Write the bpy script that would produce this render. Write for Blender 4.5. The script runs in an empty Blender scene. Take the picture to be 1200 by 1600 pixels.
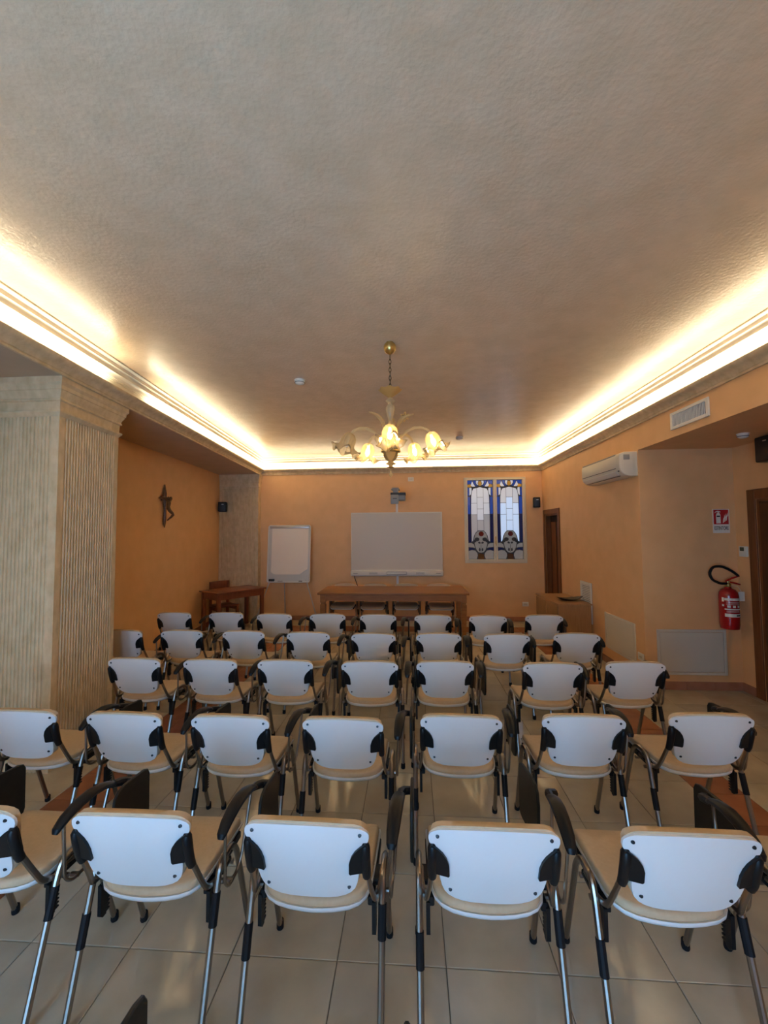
import bpy, bmesh, math, random
from mathutils import Vector, Matrix

random.seed(7)
scene = bpy.context.scene
COL = scene.collection

# ------------------------------------------------------------------ camera
CAM_H = 1.7763
YAW, PITCH, ROLL = 0.0659, 0.0499, -0.0076
fw = Vector((-math.sin(YAW) * math.cos(PITCH), math.cos(YAW) * math.cos(PITCH), math.sin(PITCH)))
r0 = Vector((math.cos(YAW), math.sin(YAW), 0))
u0 = r0.cross(fw)
rt = math.cos(ROLL) * r0 + math.sin(ROLL) * u0
up = -math.sin(ROLL) * r0 + math.cos(ROLL) * u0
cam_data = bpy.data.cameras.new('camera')
cam_data.sensor_fit = 'VERTICAL'
cam_data.sensor_height = 36.0
cam_data.sensor_width = 27.0
cam_data.lens = 36.0 * 640.0 / 1600.0
cam_data.clip_start = 0.05
cam = bpy.data.objects.new('camera', cam_data)
COL.objects.link(cam)
cam.matrix_world = Matrix(((rt.x, up.x, -fw.x, 0), (rt.y, up.y, -fw.y, 0), (rt.z, up.z, -fw.z, CAM_H), (0, 0, 0, 1)))
scene.camera = cam

# ------------------------------------------------------------------ world, exposure
world = bpy.data.worlds.new('world')
scene.world = world
world.use_nodes = True
wn = world.node_tree.nodes
wn['Background'].inputs[0].default_value = (0.255, 0.565, 1.0, 1)
wn['Background'].inputs[1].default_value = 9.3
vs = scene.view_settings
vs.view_transform = 'Standard'
vs.look = 'None'
vs.exposure = 0.88
vs.gamma = 1.0
vs.use_curve_mapping = False
scene.cycles.use_denoising = True
scene.cycles.max_bounces = 10
scene.cycles.diffuse_bounces = 6
scene.cycles.transparent_max_bounces = 16
scene.cycles.caustics_reflective = False
scene.cycles.caustics_refractive = False
scene.cycles.sample_clamp_indirect = 6.0

COVE_W_PER_M = 2.8          # hidden tubes behind the cornice lip
COVE_COLOR = (1.0, 0.875, 0.62)

# room outline (metres): x right, y towards the far wall, z up
CEIL = 3.345
YB = 8.36                   # far wall
YR = -1.4                   # wall behind the camera
XR = 2.62                   # right wall
XA = 3.65                   # alcove side wall
YA = 4.87                   # alcove far wall
SL = 0.0893                 # the left side runs at a slant


def x_beam(y):
    return -3.14 + SL * (YB - y)


def x_left(y):
    return -3.96 + SL * (8.2 - y)


LEFT_ANG = math.atan(SL)


def cove_light(name, p0, p1, inward):
    p0, p1 = Vector(p0), Vector(p1)
    d = bpy.data.lights.new(name, 'AREA')
    d.shape = 'RECTANGLE'
    L = (p1 - p0).length
    d.size = L
    d.size_y = 0.026
    d.energy = COVE_W_PER_M * L
    d.color = COVE_COLOR
    o = bpy.data.objects.new(name, d)
    COL.objects.link(o)
    xa = (p1 - p0).normalized()
    za = -(Vector((0, 0, 1)) + 0.25 * Vector(inward)).normalized()
    za = (za - xa * za.dot(xa)).normalized()
    ya = za.cross(xa)
    mid = (p0 + p1) / 2
    o.matrix_world = Matrix(((xa.x, ya.x, za.x, mid.x), (xa.y, ya.y, za.y, mid.y), (xa.z, ya.z, za.z, mid.z), (0, 0, 0, 1)))


CZ = 3.093
co = 0.054
cove_light('cove_tube_right', (XR - co, YR + 0.1, CZ), (XR - co, YB - 0.06, CZ), (-1, 0, 0))
cove_light('cove_tube_back', (-3.08, YB - co, CZ), (XR - 0.06, YB - co, CZ), (0, -1, 0))
cove_light('cove_tube_left_far', (x_beam(8.3) + co, 8.3, CZ), (x_beam(4.02) + co, 4.02, CZ), (1, 0, 0))
cove_light('cove_tube_left_near', (x_beam(3.42) + co, 3.42, CZ), (x_beam(YR + 0.1) + co, YR + 0.1, CZ), (1, 0, 0))
cove_light('cove_tube_rear', (x_beam(YR) + 0.1, YR + co, CZ), (XR - 0.1, YR + co, CZ), (0, 1, 0))

REAR_WINDOWS = [(-2.00, -1.00, 0.15, 2.40), (-0.75, 0.25, 0.15, 2.40)]
for i, (xa_, xb_, za_, zb_) in enumerate(REAR_WINDOWS):
    d = bpy.data.lights.new('window_portal', 'AREA')
    d.shape = 'RECTANGLE'
    d.size = xb_ - xa_
    d.size_y = zb_ - za_
    d.cycles.is_portal = True
    o = bpy.data.objects.new('window_portal', d)
    COL.objects.link(o)
    o.location = ((xa_ + xb_) / 2, YR - 0.44, (za_ + zb_) / 2)
    o.rotation_euler = (math.pi / 2, 0, 0)


# ------------------------------------------------------------------ materials
MATS = {}


def new_mat(name):
    m = bpy.data.materials.new(name)
    m.use_nodes = True
    MATS[name] = m
    return m, m.node_tree.nodes, m.node_tree.links, m.node_tree.nodes['Principled BSDF']


def plain(name, col, rough=0.5, metal=0.0, emit=None, estr=0.0, spec=0.5, coat=0.0):
    m, n, l, b = new_mat(name)
    b.inputs['Base Color'].default_value = (*col, 1)
    b.inputs['Roughness'].default_value = rough
    b.inputs['Metallic'].default_value = metal
    b.inputs['Specular IOR Level'].default_value = spec
    b.inputs['Coat Weight'].default_value = coat
    if emit:
        b.inputs['Emission Color'].default_value = (*emit, 1)
        b.inputs['Emission Strength'].default_value = estr
    return m


def noisy(name, c1, c2, scale, rough=0.5, bump=0.0, bscale=None, stretch=(1, 1, 1), detail=4, rand=0.0, spec=0.5,
          lo=0.3, hi=0.7, bdist=0.01, coat=0.0, rough2=None):
    m, n, l, b = new_mat(name)
    tc = n.new('ShaderNodeTexCoord')
    mp = n.new('ShaderNodeMapping')
    mp.inputs['Scale'].default_value = stretch
    l.new(tc.outputs['Object'], mp.inputs['Vector'])
    vec = mp.outputs['Vector']
    if rand:
        oi = n.new('ShaderNodeObjectInfo')
        ad = n.new('ShaderNodeVectorMath')
        ad.operation = 'MULTIPLY_ADD'
        cv = n.new('ShaderNodeCombineXYZ')
        l.new(oi.outputs['Random'], cv.inputs[0])
        l.new(oi.outputs['Random'], cv.inputs[1])
        ad.inputs[1].default_value = (37, 91, 53)
        l.new(cv.outputs[0], ad.inputs[0])
        l.new(vec, ad.inputs[2])
        vec = ad.outputs[0]
    t = n.new('ShaderNodeTexNoise')
    t.inputs['Scale'].default_value = scale
    t.inputs['Detail'].default_value = detail
    l.new(vec, t.inputs['Vector'])
    cr = n.new('ShaderNodeValToRGB')
    cr.color_ramp.elements[0].position = lo
    cr.color_ramp.elements[1].position = hi
    cr.color_ramp.elements[0].color = (*c1, 1)
    cr.color_ramp.elements[1].color = (*c2, 1)
    l.new(t.outputs['Fac'], cr.inputs[0])
    out = cr.outputs[0]
    if rand:
        hs = n.new('ShaderNodeHueSaturation')
        mr = n.new('ShaderNodeMapRange')
        mr.inputs['To Min'].default_value = 1 - rand
        mr.inputs['To Max'].default_value = 1 + rand
        l.new(oi.outputs['Random'], mr.inputs['Value'])
        l.new(mr.outputs[0], hs.inputs['Value'])
        l.new(out, hs.inputs['Color'])
        out = hs.outputs[0]
    l.new(out, b.inputs['Base Color'])
    b.inputs['Roughness'].default_value = rough
    if rough2 is not None:
        mr2 = n.new('ShaderNodeMapRange')
        mr2.inputs['To Min'].default_value = rough
        mr2.inputs['To Max'].default_value = rough2
        l.new(t.outputs['Fac'], mr2.inputs['Value'])
        l.new(mr2.outputs[0], b.inputs['Roughness'])
    b.inputs['Specular IOR Level'].default_value = spec
    b.inputs['Coat Weight'].default_value = coat
    if bump:
        t2 = n.new('ShaderNodeTexNoise')
        t2.inputs['Scale'].default_value = bscale or scale
        t2.inputs['Detail'].default_value = 5
        l.new(vec, t2.inputs['Vector'])
        bp = n.new('ShaderNodeBump')
        bp.inputs['Strength'].default_value = bump
        bp.inputs['Distance'].default_value = bdist
        l.new(t2.outputs['Fac'], bp.inputs['Height'])
        l.new(bp.outputs[0], b.inputs['Normal'])
    return m


def glassy(name, tint, transp=0.5, emit=0.0):
    m = bpy.data.materials.new(name)
    m.use_nodes = True
    MATS[name] = m
    n, l = m.node_tree.nodes, m.node_tree.links
    n.clear()
    out = n.new('ShaderNodeOutputMaterial')
    tr = n.new('ShaderNodeBsdfTransparent')
    tr.inputs[0].default_value = (*[0.5 + 0.5 * c for c in tint], 1)
    tl = n.new('ShaderNodeBsdfTranslucent')
    tl.inputs[0].default_value = (*tint, 1)
    df = n.new('ShaderNodeBsdfDiffuse')
    df.inputs[0].default_value = (*tint, 1)
    gl = n.new('ShaderNodeBsdfGlossy')
    gl.inputs['Roughness'].default_value = 0.08
    m1 = n.new('ShaderNodeMixShader')
    m1.inputs[0].default_value = 0.5
    l.new(tl.outputs[0], m1.inputs[1])
    l.new(df.outputs[0], m1.inputs[2])
    m2 = n.new('ShaderNodeMixShader')
    lw = n.new('ShaderNodeLayerWeight')
    lw.inputs[0].default_value = 0.4
    mr = n.new('ShaderNodeMapRange')
    mr.inputs['To Min'].default_value = transp
    mr.inputs['To Max'].default_value = 0.1
    l.new(lw.outputs['Facing'], mr.inputs['Value'])
    l.new(mr.outputs[0], m2.inputs[0])
    l.new(m1.outputs[0], m2.inputs[1])
    l.new(tr.outputs[0], m2.inputs[2])
    m3 = n.new('ShaderNodeMixShader')
    fr = n.new('ShaderNodeFresnel')
    fr.inputs[0].default_value = 1.5
    mf = n.new('ShaderNodeMath')
    mf.operation = 'MULTIPLY'
    mf.inputs[1].default_value = 0.55
    l.new(fr.outputs[0], mf.inputs[0])
    l.new(mf.outputs[0], m3.inputs[0])
    l.new(m2.outputs[0], m3.inputs[1])
    l.new(gl.outputs[0], m3.inputs[2])
    l.new(m3.outputs[0], out.inputs[0])
    return m


noisy('ceiling_stucco', (0.71, 0.545, 0.365), (0.79, 0.615, 0.425), 7.0, rough=0.26, bump=0.42, bscale=44, bdist=0.006, spec=0.6, detail=8)
noisy('wall_orange', (0.75, 0.435, 0.205), (0.80, 0.475, 0.23), 5.0, rough=0.55, bump=0.12, bscale=70, bdist=0.004, spec=0.3)
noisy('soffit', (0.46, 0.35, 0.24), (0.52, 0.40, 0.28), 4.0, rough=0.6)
plain('crown_white', (0.74, 0.69, 0.56), rough=0.5)
noisy('stone', (0.56, 0.405, 0.225), (0.72, 0.55, 0.34), 16.0, rough=0.6, bump=0.25, bscale=60, bdist=0.003, detail=6, stretch=(1, 1, 0.6))
noisy('floor_tile', (0.40, 0.35, 0.26), (0.52, 0.46, 0.355), 3.5, rough=0.12, rand=0.05, detail=5, spec=0.5)
noisy('brown_tile', (0.30, 0.115, 0.055), (0.38, 0.155, 0.075), 6.0, rough=0.2, rand=0.12)
plain('grout', (0.16, 0.13, 0.10), rough=0.9)
noisy('base_tile', (0.33, 0.15, 0.09), (0.40, 0.19, 0.12), 7.0, rough=0.25, rand=0.10)
plain('chair_white', (0.70, 0.70, 0.70), rough=0.28)
noisy('chair_beige', (0.51, 0.375, 0.235), (0.55, 0.41, 0.265), 60, rough=0.65, bump=0.1, bscale=400, bdist=0.001)
plain('black_plastic', (0.006, 0.006, 0.007), rough=0.4, spec=0.25)
plain('screw_black', (0.01, 0.01, 0.012), rough=0.4)
noisy('tablet_black', (0.010, 0.010, 0.008), (0.016, 0.015, 0.012), 30, rough=0.45, spec=0.25)
plain('chrome', (0.30, 0.265, 0.235), rough=0.28, metal=1.0)
plain('rubber', (0.007, 0.007, 0.009), rough=0.6, spec=0.2)
noisy('wood_walnut', (0.25, 0.105, 0.036), (0.34, 0.16, 0.056), 5, rough=0.42, spec=0.3, stretch=(1, 10, 10), detail=6)
noisy('wood_cabinet', (0.30, 0.165, 0.07), (0.37, 0.21, 0.095), 5, rough=0.4, stretch=(10, 10, 1), detail=6)
noisy('wood_red', (0.17, 0.045, 0.018), (0.24, 0.07, 0.028), 5, rough=0.3, stretch=(8, 8, 1.2), detail=6)
noisy('wood_door', (0.15, 0.055, 0.018), (0.21, 0.082, 0.028), 4, rough=0.45, spec=0.2, stretch=(10, 10, 1), detail=6)
noisy('wood_dark', (0.030, 0.012, 0.005), (0.05, 0.02, 0.008), 4, rough=0.5, spec=0.2, stretch=(10, 10, 1))
noisy('bronze', (0.09, 0.035, 0.010), (0.22, 0.10, 0.03), 60, rough=0.35, bump=0.4, bscale=80, bdist=0.004)
plain('board_white', (0.62, 0.55, 0.455), rough=0.4, spec=0.3)
plain('board_frame', (0.70, 0.66, 0.58), rough=0.4, spec=0.3)
plain('plastic_white', (0.74, 0.71, 0.64), rough=0.4)
plain('plastic_cream', (0.66, 0.61, 0.50), rough=0.4)
plain('plastic_grey', (0.30, 0.29, 0.27), rough=0.45)
plain('projector_grey', (0.36, 0.34, 0.30), rough=0.45)
plain('dark_grey', (0.05, 0.045, 0.04), rough=0.5)
noisy('paper', (0.84, 0.74, 0.62), (0.86, 0.77, 0.66), 2, rough=0.8)
plain('chart_grey', (0.64, 0.61, 0.55), rough=0.4)
plain('glass_glow_dim', (0.36, 0.36, 0.35), rough=0.12, emit=(0.80, 0.85, 1.0), estr=0.09)  # dimmer copy of the pale pane; weaker daylight put into its colour
plain('steel_grey', (0.55, 0.53, 0.50), rough=0.35, metal=0.6)
plain('panel_grey', (0.62, 0.58, 0.50), rough=0.5)
plain('frame_cream', (0.70, 0.62, 0.45), rough=0.45)
plain('lead', (0.02, 0.018, 0.018), rough=0.5)
plain('glass_glow_pale', (0.40, 0.40, 0.40), rough=0.12, emit=(0.78, 0.86, 1.0), estr=0.22)  # pale pane; emission stands in for daylight from behind
plain('glass_glow_sky', (0.42, 0.46, 0.55), rough=0.12, emit=(0.50, 0.70, 1.0), estr=0.38)  # sky showing behind the pane, put in as bluish glow
plain('glass_glow_faint', (0.22, 0.205, 0.18), rough=0.15, emit=(0.8, 0.82, 0.85), estr=0.05)  # pale pane low in the leaf, its dim backlight painted in
plain('glass_blue', (0.012, 0.04, 0.20), rough=0.12, emit=(0.04, 0.14, 0.8), estr=0.12)  # blue, navy and amber panes carry their backlight as emission
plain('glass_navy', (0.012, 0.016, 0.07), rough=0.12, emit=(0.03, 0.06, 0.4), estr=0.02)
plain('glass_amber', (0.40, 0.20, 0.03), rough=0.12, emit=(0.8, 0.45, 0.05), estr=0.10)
plain('glass_red', (0.12, 0.01, 0.008), rough=0.12)
plain('glass_brown', (0.12, 0.05, 0.015), rough=0.12)
plain('sign_red', (0.46, 0.012, 0.015), rough=0.35)
plain('ext_red', (0.38, 0.008, 0.010), rough=0.22, coat=0.4)
plain('sign_white', (0.78, 0.74, 0.66), rough=0.4)
plain('ink_black', (0.01, 0.01, 0.01), rough=0.5)
plain('lcd_green', (0.05, 0.06, 0.035), rough=0.3)
plain('brass', (0.55, 0.38, 0.13), rough=0.28, metal=0.9)
plain('chain_dark', (0.10, 0.06, 0.02), rough=0.4, metal=0.8)
plain('sky_blue_bulb', (1, 1, 1), rough=0.5)
plain('bulb_lit', (1.0, 0.95, 0.8), rough=0.4, emit=(1.0, 0.78, 0.42), estr=5.0)
plain('bulb_unlit', (0.75, 0.72, 0.62), rough=0.25)
glassy('murano', (0.86, 0.66, 0.34), transp=0.55)
glassy('murano_gold', (0.80, 0.52, 0.18), transp=0.22)
glassy('murano_clear', (0.92, 0.74, 0.44), transp=0.50)
plain('tray_dark', (0.03, 0.022, 0.018), rough=0.25)
noisy('tray_inside', (0.045, 0.032, 0.024), (0.08, 0.055, 0.035), 20, rough=0.35)
plain('outside', (0.35, 0.33, 0.30), rough=0.9)


# ------------------------------------------------------------------ geometry helpers
def finish(name, bm, mat, parent=None, smooth=True, ang=0.6):
    bmesh.ops.remove_doubles(bm, verts=bm.verts, dist=1e-6)
    bmesh.ops.recalc_face_normals(bm, faces=bm.faces)
    me = bpy.data.meshes.new(name)
    bm.to_mesh(me)
    bm.free()
    if smooth:
        me.shade_smooth()
        me.set_sharp_from_angle(angle=ang)
    if mat:
        me.materials.append(MATS[mat])
    o = bpy.data.objects.new(name, me)
    COL.objects.link(o)
    if parent:
        o.parent = parent
    return o


def B():
    return bmesh.new()


def box(bm, x0, x1, y0, y1, z0, z1, bev=0.0, seg=2, mat=None):
    ret = bmesh.ops.create_cube(bm, size=1.0)
    vs_ = ret['verts']
    for v in vs_:
        v.co = Vector(((x0 + x1) / 2 + v.co.x * (x1 - x0), (y0 + y1) / 2 + v.co.y * (y1 - y0), (z0 + z1) / 2 + v.co.z * (z1 - z0)))
    if mat is not None:
        bmesh.ops.transform(bm, matrix=mat, verts=vs_)
    if bev > 0:
        es = list({e for v in vs_ for e in v.link_edges})
        bmesh.ops.bevel(bm, geom=es, offset=bev, segments=seg, profile=0.5, affect='EDGES')
    return bm


def round_path(pts, rad=0.03, n=4):
    pts = [Vector(p) for p in pts]
    out = [pts[0]]
    for i in range(1, len(pts) - 1):
        a, b, c = pts[i - 1], pts[i], pts[i + 1]
        d1, d2 = (a - b), (c - b)
        r = min(rad, d1.length * 0.45, d2.length * 0.45)
        p1, p2 = b + d1.normalized() * r, b + d2.normalized() * r
        for k in range(n + 1):
            t = k / n
            out.append((1 - t) ** 2 * p1 + 2 * t * (1 - t) * b + t * t * p2)
    out.append(pts[-1])
    return out


def tube(bm, pts, r, n=8, closed=False, caps=True, ry=None, upv=None):
    """sweep a round (or elliptic: r across, ry along upv) section along pts; r may be a list"""
    pts = [Vector(p) for p in pts]
    N = len(pts)
    rs = r if isinstance(r, (list, tuple)) else [r] * N
    rys = ry if isinstance(ry, (list, tuple)) else ([ry] * N if ry else rs)
    rings = []
    prev = None
    for i, p in enumerate(pts):
        if closed:
            t = pts[(i + 1) % N] - pts[i - 1]
        else:
            t = pts[min(i + 1, N - 1)] - pts[max(i - 1, 0)]
        t.normalize()
        if upv is not None:
            nrm = Vector(upv) - t * Vector(upv).dot(t)
            nrm.normalize()
        elif prev is None:
            a = Vector((0, 0, 1)) if abs(t.z) < 0.9 else Vector((1, 0, 0))
            nrm = (a - t * a.dot(t)).normalized()
        else:
            nrm = (prev - t * prev.dot(t))
            nrm.normalize()
        prev = nrm
        bi = t.cross(nrm)
        ring = []
        for k in range(n):
            a = 2 * math.pi * k / n
            ring.append(bm.verts.new(p + bi * (math.cos(a) * rs[i]) + nrm * (math.sin(a) * rys[i])))
        rings.append(ring)
    M = N if closed else N - 1
    for i in range(M):
        a, b = rings[i], rings[(i + 1) % N]
        for k in range(n):
            bm.faces.new((a[k], a[(k + 1) % n], b[(k + 1) % n], b[k]))
    if caps and not closed:
        bm.faces.new(rings[0][::-1])
        bm.faces.new(rings[-1])
    return bm


def lathe(bm, prof, n=16, mat=None, ruffle=None, caps=False):
    """revolve [(r, z)] about z; ruffle(i, a) -> (radius factor, dz)"""
    rings = []
    new = []
    for i, (r, z) in enumerate(prof):
        if r < 1e-6:
            v = bm.verts.new((0, 0, z))
            rings.append([v])
            new.append(v)
            continue
        ring = []
        for k in range(n):
            a = 2 * math.pi * k / n
            f, dz = ruffle(i, a) if ruffle else (1, 0)
            v = bm.verts.new((math.cos(a) * r * f, math.sin(a) * r * f, z + dz))
            ring.append(v)
            new.append(v)
        rings.append(ring)
    for a, b in zip(rings[:-1], rings[1:]):
        if len(a) == 1 and len(b) == 1:
            continue
        for k in range(n):
            if len(a) == 1:
                bm.faces.new((a[0], b[(k + 1) % n], b[k]))
            elif len(b) == 1:
                bm.faces.new((a[k], a[(k + 1) % n], b[0]))
            else:
                bm.faces.new((a[k], a[(k + 1) % n], b[(k + 1) % n], b[k]))
    if caps:
        for rg in (rings[0], rings[-1]):
            if len(rg) > 2:
                bm.faces.new(rg)
    if mat is not None:
        bmesh.ops.transform(bm, matrix=mat, verts=new)
    return bm


def prism(bm, poly, f0, f1):
    """poly: 2D points; f0/f1 map a 2D point to the back and front 3D points"""
    a = [bm.verts.new(f0(p)) for p in poly]
    b = [bm.verts.new(f1(p)) for p in poly]
    bm.faces.new(a[::-1])
    bm.faces.new(b)
    n = len(poly)
    for i in range(n):
        bm.faces.new((a[i], a[(i + 1) % n], b[(i + 1) % n], b[i]))
    return bm


def plan_prism(bm, poly, z0, z1):
    return prism(bm, poly, lambda p: (p[0], p[1], z0), lambda p: (p[0], p[1], z1))


def sweep(bm, prof, path, closed=True, side=1):
    """sweep profile [(offset, z)] along a plan path with mitred corners; side=1 offsets to the left"""
    P = [Vector((p[0], p[1])) for p in path]
    N = len(P)
    ms = []
    for i in range(N):
        dirs = []
        if closed or i > 0:
            dirs.append((P[i] - P[i - 1]).normalized())
        if closed or i < N - 1:
            dirs.append((P[(i + 1) % N] - P[i]).normalized())
        ns = [Vector((-d.y, d.x)) * side for d in dirs]
        if len(ns) == 2:
            m = (ns[0] + ns[1])
            m = m / (1 + ns[0].dot(ns[1]))
        else:
            m = ns[0]
        ms.append(m)
    rings = [[bm.verts.new((P[i].x + ms[i].x * o, P[i].y + ms[i].y * o, z)) for (o, z) in prof] for i in range(N)]
    M = N if closed else N - 1
    for i in range(M):
        a, b = rings[i], rings[(i + 1) % N]
        for k in range(len(prof) - 1):
            bm.faces.new((a[k], a[k + 1], b[k + 1], b[k]))
    return bm


def tag(o, label, cat, group=None):
    o['label'] = label
    o['category'] = cat
    if group:
        o['group'] = group
    return o


def thing(name, label, cat, loc=(0, 0, 0), rotz=0.0, group=None):
    o = bpy.data.objects.new(name, None)
    o.empty_display_size = 0.1
    COL.objects.link(o)
    o.location = loc
    o.rotation_euler = (0, 0, rotz)
    return tag(o, label, cat, group)


def struct(o, label=None):
    o['kind'] = 'structure'
    if label:
        o['label'] = label
    return o


def link_copy(o, parent):
    c = o.copy()
    COL.objects.link(c)
    c.parent = parent
    return c


def dup(root, label, loc, rotz=0.0, group=None, skip=()):
    r = root.copy()
    COL.objects.link(r)
    r.location = loc
    r.rotation_euler = (0, 0, rotz)
    r['label'] = label
    if group:
        r['group'] = group
    for ch in list(root.children):
        c = link_copy(ch, r)
        for g in list(ch.children):
            link_copy(g, c)
    return r


def child_named(root, base):
    for c in root.children:
        if c.name.split('.')[0] == base:
            return c


# ================================================================== THE SETTING
# ---- floor: grout bed with single tiles on it
bm = B()
box(bm, -4.2, 3.95, YR - 0.5, YB + 0.1, -0.12, -0.006)
floor = struct(finish('floor', bm, 'grout', smooth=False), 'polished beige tile floor with brown border strips')
T = 0.45
TX0, TY0 = -0.7763, 1.7747
GAP = 0.0035
tile_meshes = {}


def tile(x0, x1, y0, y1, mat, name):
    w, d = round(x1 - x0, 3), round(y1 - y0, 3)
    if w < 0.02 or d < 0.02:
        return
    key = (w, d, mat)
    if key not in tile_meshes:
        b_ = B()
        g = GAP / 2
        # top with a small chamfer, no underside
        e = 0.0025
        lo = [b_.verts.new((sx * (w / 2 - g), sy * (d / 2 - g), -0.008)) for sx, sy in ((-1, -1), (1, -1), (1, 1), (-1, 1))]
        hi = [b_.verts.new((sx * (w / 2 - g), sy * (d / 2 - g), -0.0012)) for sx, sy in ((-1, -1), (1, -1), (1, 1), (-1, 1))]
        tp = [b_.verts.new((sx * (w / 2 - g - e), sy * (d / 2 - g - e), 0.0)) for sx, sy in ((-1, -1), (1, -1), (1, 1), (-1, 1))]
        for A_, C_ in ((lo, hi), (hi, tp)):
            for k in range(4):
                b_.faces.new((A_[k], A_[(k + 1) % 4], C_[(k + 1) % 4], C_[k]))
        b_.faces.new(tp)
        o = finish(name, b_, mat, floor, smooth=False)
        tile_meshes[key] = o.data
    else:
        o = bpy.data.objects.new(name, tile_meshes[key])
        COL.objects.link(o)
        o.parent = floor
    o.location = ((x0 + x1) / 2, (y0 + y1) / 2, 0.0)
    return o


def frange_cuts(a, b, origin, step):
    cuts = [a]
    k = math.ceil((a - origin) / step - 1e-6)
    while origin + k * step < b - 1e-4:
        v = origin + k * step
        if v > cuts[-1] + 0.02:
            cuts.append(v)
        k += 1
    cuts.append(b)
    return cuts


YN = TY0 - T                # the nearest tile row still in view starts here
SLx0, SLx1 = -2.426, -2.026     # left border strip
SRx0, SRx1 = 1.924, 2.224       # right border strip
SB0, SB1 = 7.45, 7.85           # border strip along the far wall
ycuts = frange_cuts(YN, SB0, TY0, T)
ycuts2 = [SB1, YB]
for ys in (ycuts, ycuts2):
    for y0, y1 in zip(ys[:-1], ys[1:]):
        if ys is ycuts:
            xs = frange_cuts(SLx1, SRx0, TX0, T)
            for x0, x1 in zip(xs[:-1], xs[1:]):
                tile(x0, x1, y0, y1, 'floor_tile', 'floor_tile')
        else:
            xs = frange_cuts(SLx0, SRx1, TX0, T)
            for x0, x1 in zip(xs[:-1], xs[1:]):
                tile(x0, x1, y0, y1, 'floor_tile', 'floor_tile')
ysl = frange_cuts(YN, YB, TY0, T)
for y0, y1 in zip(ysl[:-1], ysl[1:]):
    lim = x_left(y0) - 0.05
    x1 = SLx0
    while x1 > lim + 0.03:
        x0 = max(x1 - T, lim)
        tile(x0, x1, y0, y1, 'floor_tile', 'floor_tile')
        x1 = x0
    lim = XR if y0 >= YA - 0.01 else XA
    x0 = SRx1
    while x0 < lim - 0.03:
        x1 = min(x0 + T, lim)
        tile(x0, x1, y0, min(y1, 99), 'floor_tile', 'floor_tile')
        x0 = x1
ybr = frange_cuts(YN, SB1, TY0 + 0.02, 0.3)
for y0, y1 in zip(ybr[:-1], ybr[1:]):
    for x0 in (SLx0, SLx0 + 0.2):
        tile(x0, x0 + 0.2, y0, y1, 'brown_tile', 'border_tile')
    tile(SRx0, SRx1, y0, y1, 'brown_tile', 'border_tile')
xbr = frange_cuts(SLx1, SRx0, TX0, 0.3)
for x0, x1 in zip(xbr[:-1], xbr[1:]):
    for y0 in (SB0, SB0 + 0.2):
        tile(x0, x1, y0, y0 + 0.2, 'brown_tile', 'border_tile')
# tiles behind the camera, joined
bm = B()
xs = frange_cuts(-3.6, XA, TX0, T)
ys = frange_cuts(YR, YN, TY0, T)
for x0, x1 in zip(xs[:-1], xs[1:]):
    for y0, y1 in zip(ys[:-1], ys[1:]):
        box(bm, x0 + GAP / 2, x1 - GAP / 2, y0 + GAP / 2, y1 - GAP / 2, -0.008, 0.0)
o = finish('floor_tiles_beyond', bm, 'floor_tile', floor, smooth=False)
o['kind'] = 'stuff'

# ---- ceiling
bm = B()
box(bm, -4.2, 3.95, YR - 0.5, YB + 0.2, CEIL, CEIL + 0.12)
struct(finish('ceiling', bm, 'ceiling_stucco', smooth=False), 'beige textured stucco ceiling')

# ---- far wall with the window opening
WX0, WX1, WZ0, WZ1 = 1.085, 2.285, 1.16, 2.86
bm = B()
TH = 0.22
for (x0, x1, z0, z1) in ((-4.2, WX0, 0, CEIL), (WX1, XR + 0.2, 0, CEIL), (WX0, WX1, 0, WZ0), (WX0, WX1, WZ1, CEIL)):
    box(bm, x0, x1, YB, YB + TH, z0, z1)
struct(finish('wall_back', bm, 'wall_orange', smooth=False), 'orange plaster far wall')

# ---- right wall with the door recess (far part) and the beam over the alcove
D1Y0, D1Y1, D1Z = 7.50, 8.20, 2.10
SOF = 2.705
bm = B()
TR = 0.16
for (y0, y1, z0, z1) in ((YA + TR, D1Y0, 0, CEIL), (D1Y1, YB, 0, CEIL), (D1Y0, D1Y1, D1Z, CEIL)):
    box(bm, XR, XR + TR, y0, y1, z0, z1)
box(bm, XR, XR + TR, YR, YA + TR, SOF, CEIL)
struct(finish('wall_right', bm, 'wall_orange', smooth=False), 'orange plaster right wall')
bm = B()
box(bm, XR, XA + 0.2, YA, YA + TR, 0, SOF)
struct(finish('wall_alcove', bm, 'wall_orange', smooth=False), 'orange alcove wall')
D2Y0, D2Y1, D2Z = 3.70, 4.58, 2.10
bm = B()
box(bm, XR, XA + 0.2, YR, 2.85, 0, SOF)  # unseen wall put in to keep light out of the alcove
struct(finish('wall_right_blocker', bm, 'wall_orange', smooth=False), 'unseen orange wall added to shade the alcove from the near side')
bm = B()
for (y0, y1, z0, z1) in ((2.85, D2Y0, 0, SOF + 0.1), (D2Y1, YA, 0, SOF + 0.1), (D2Y0, D2Y1, D2Z, SOF + 0.1)):
    box(bm, XA, XA + 0.2, y0, y1, z0, z1)
struct(finish('wall_entrance', bm, 'wall_orange', smooth=False), 'orange alcove side wall with the doorway')
bm = B()
box(bm, XR + TR, XA + 0.2, YR, YA, SOF, SOF + 0.1)
struct(finish('ceiling_alcove', bm, 'wall_orange', smooth=False), 'low orange ceiling of the alcove')

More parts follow.
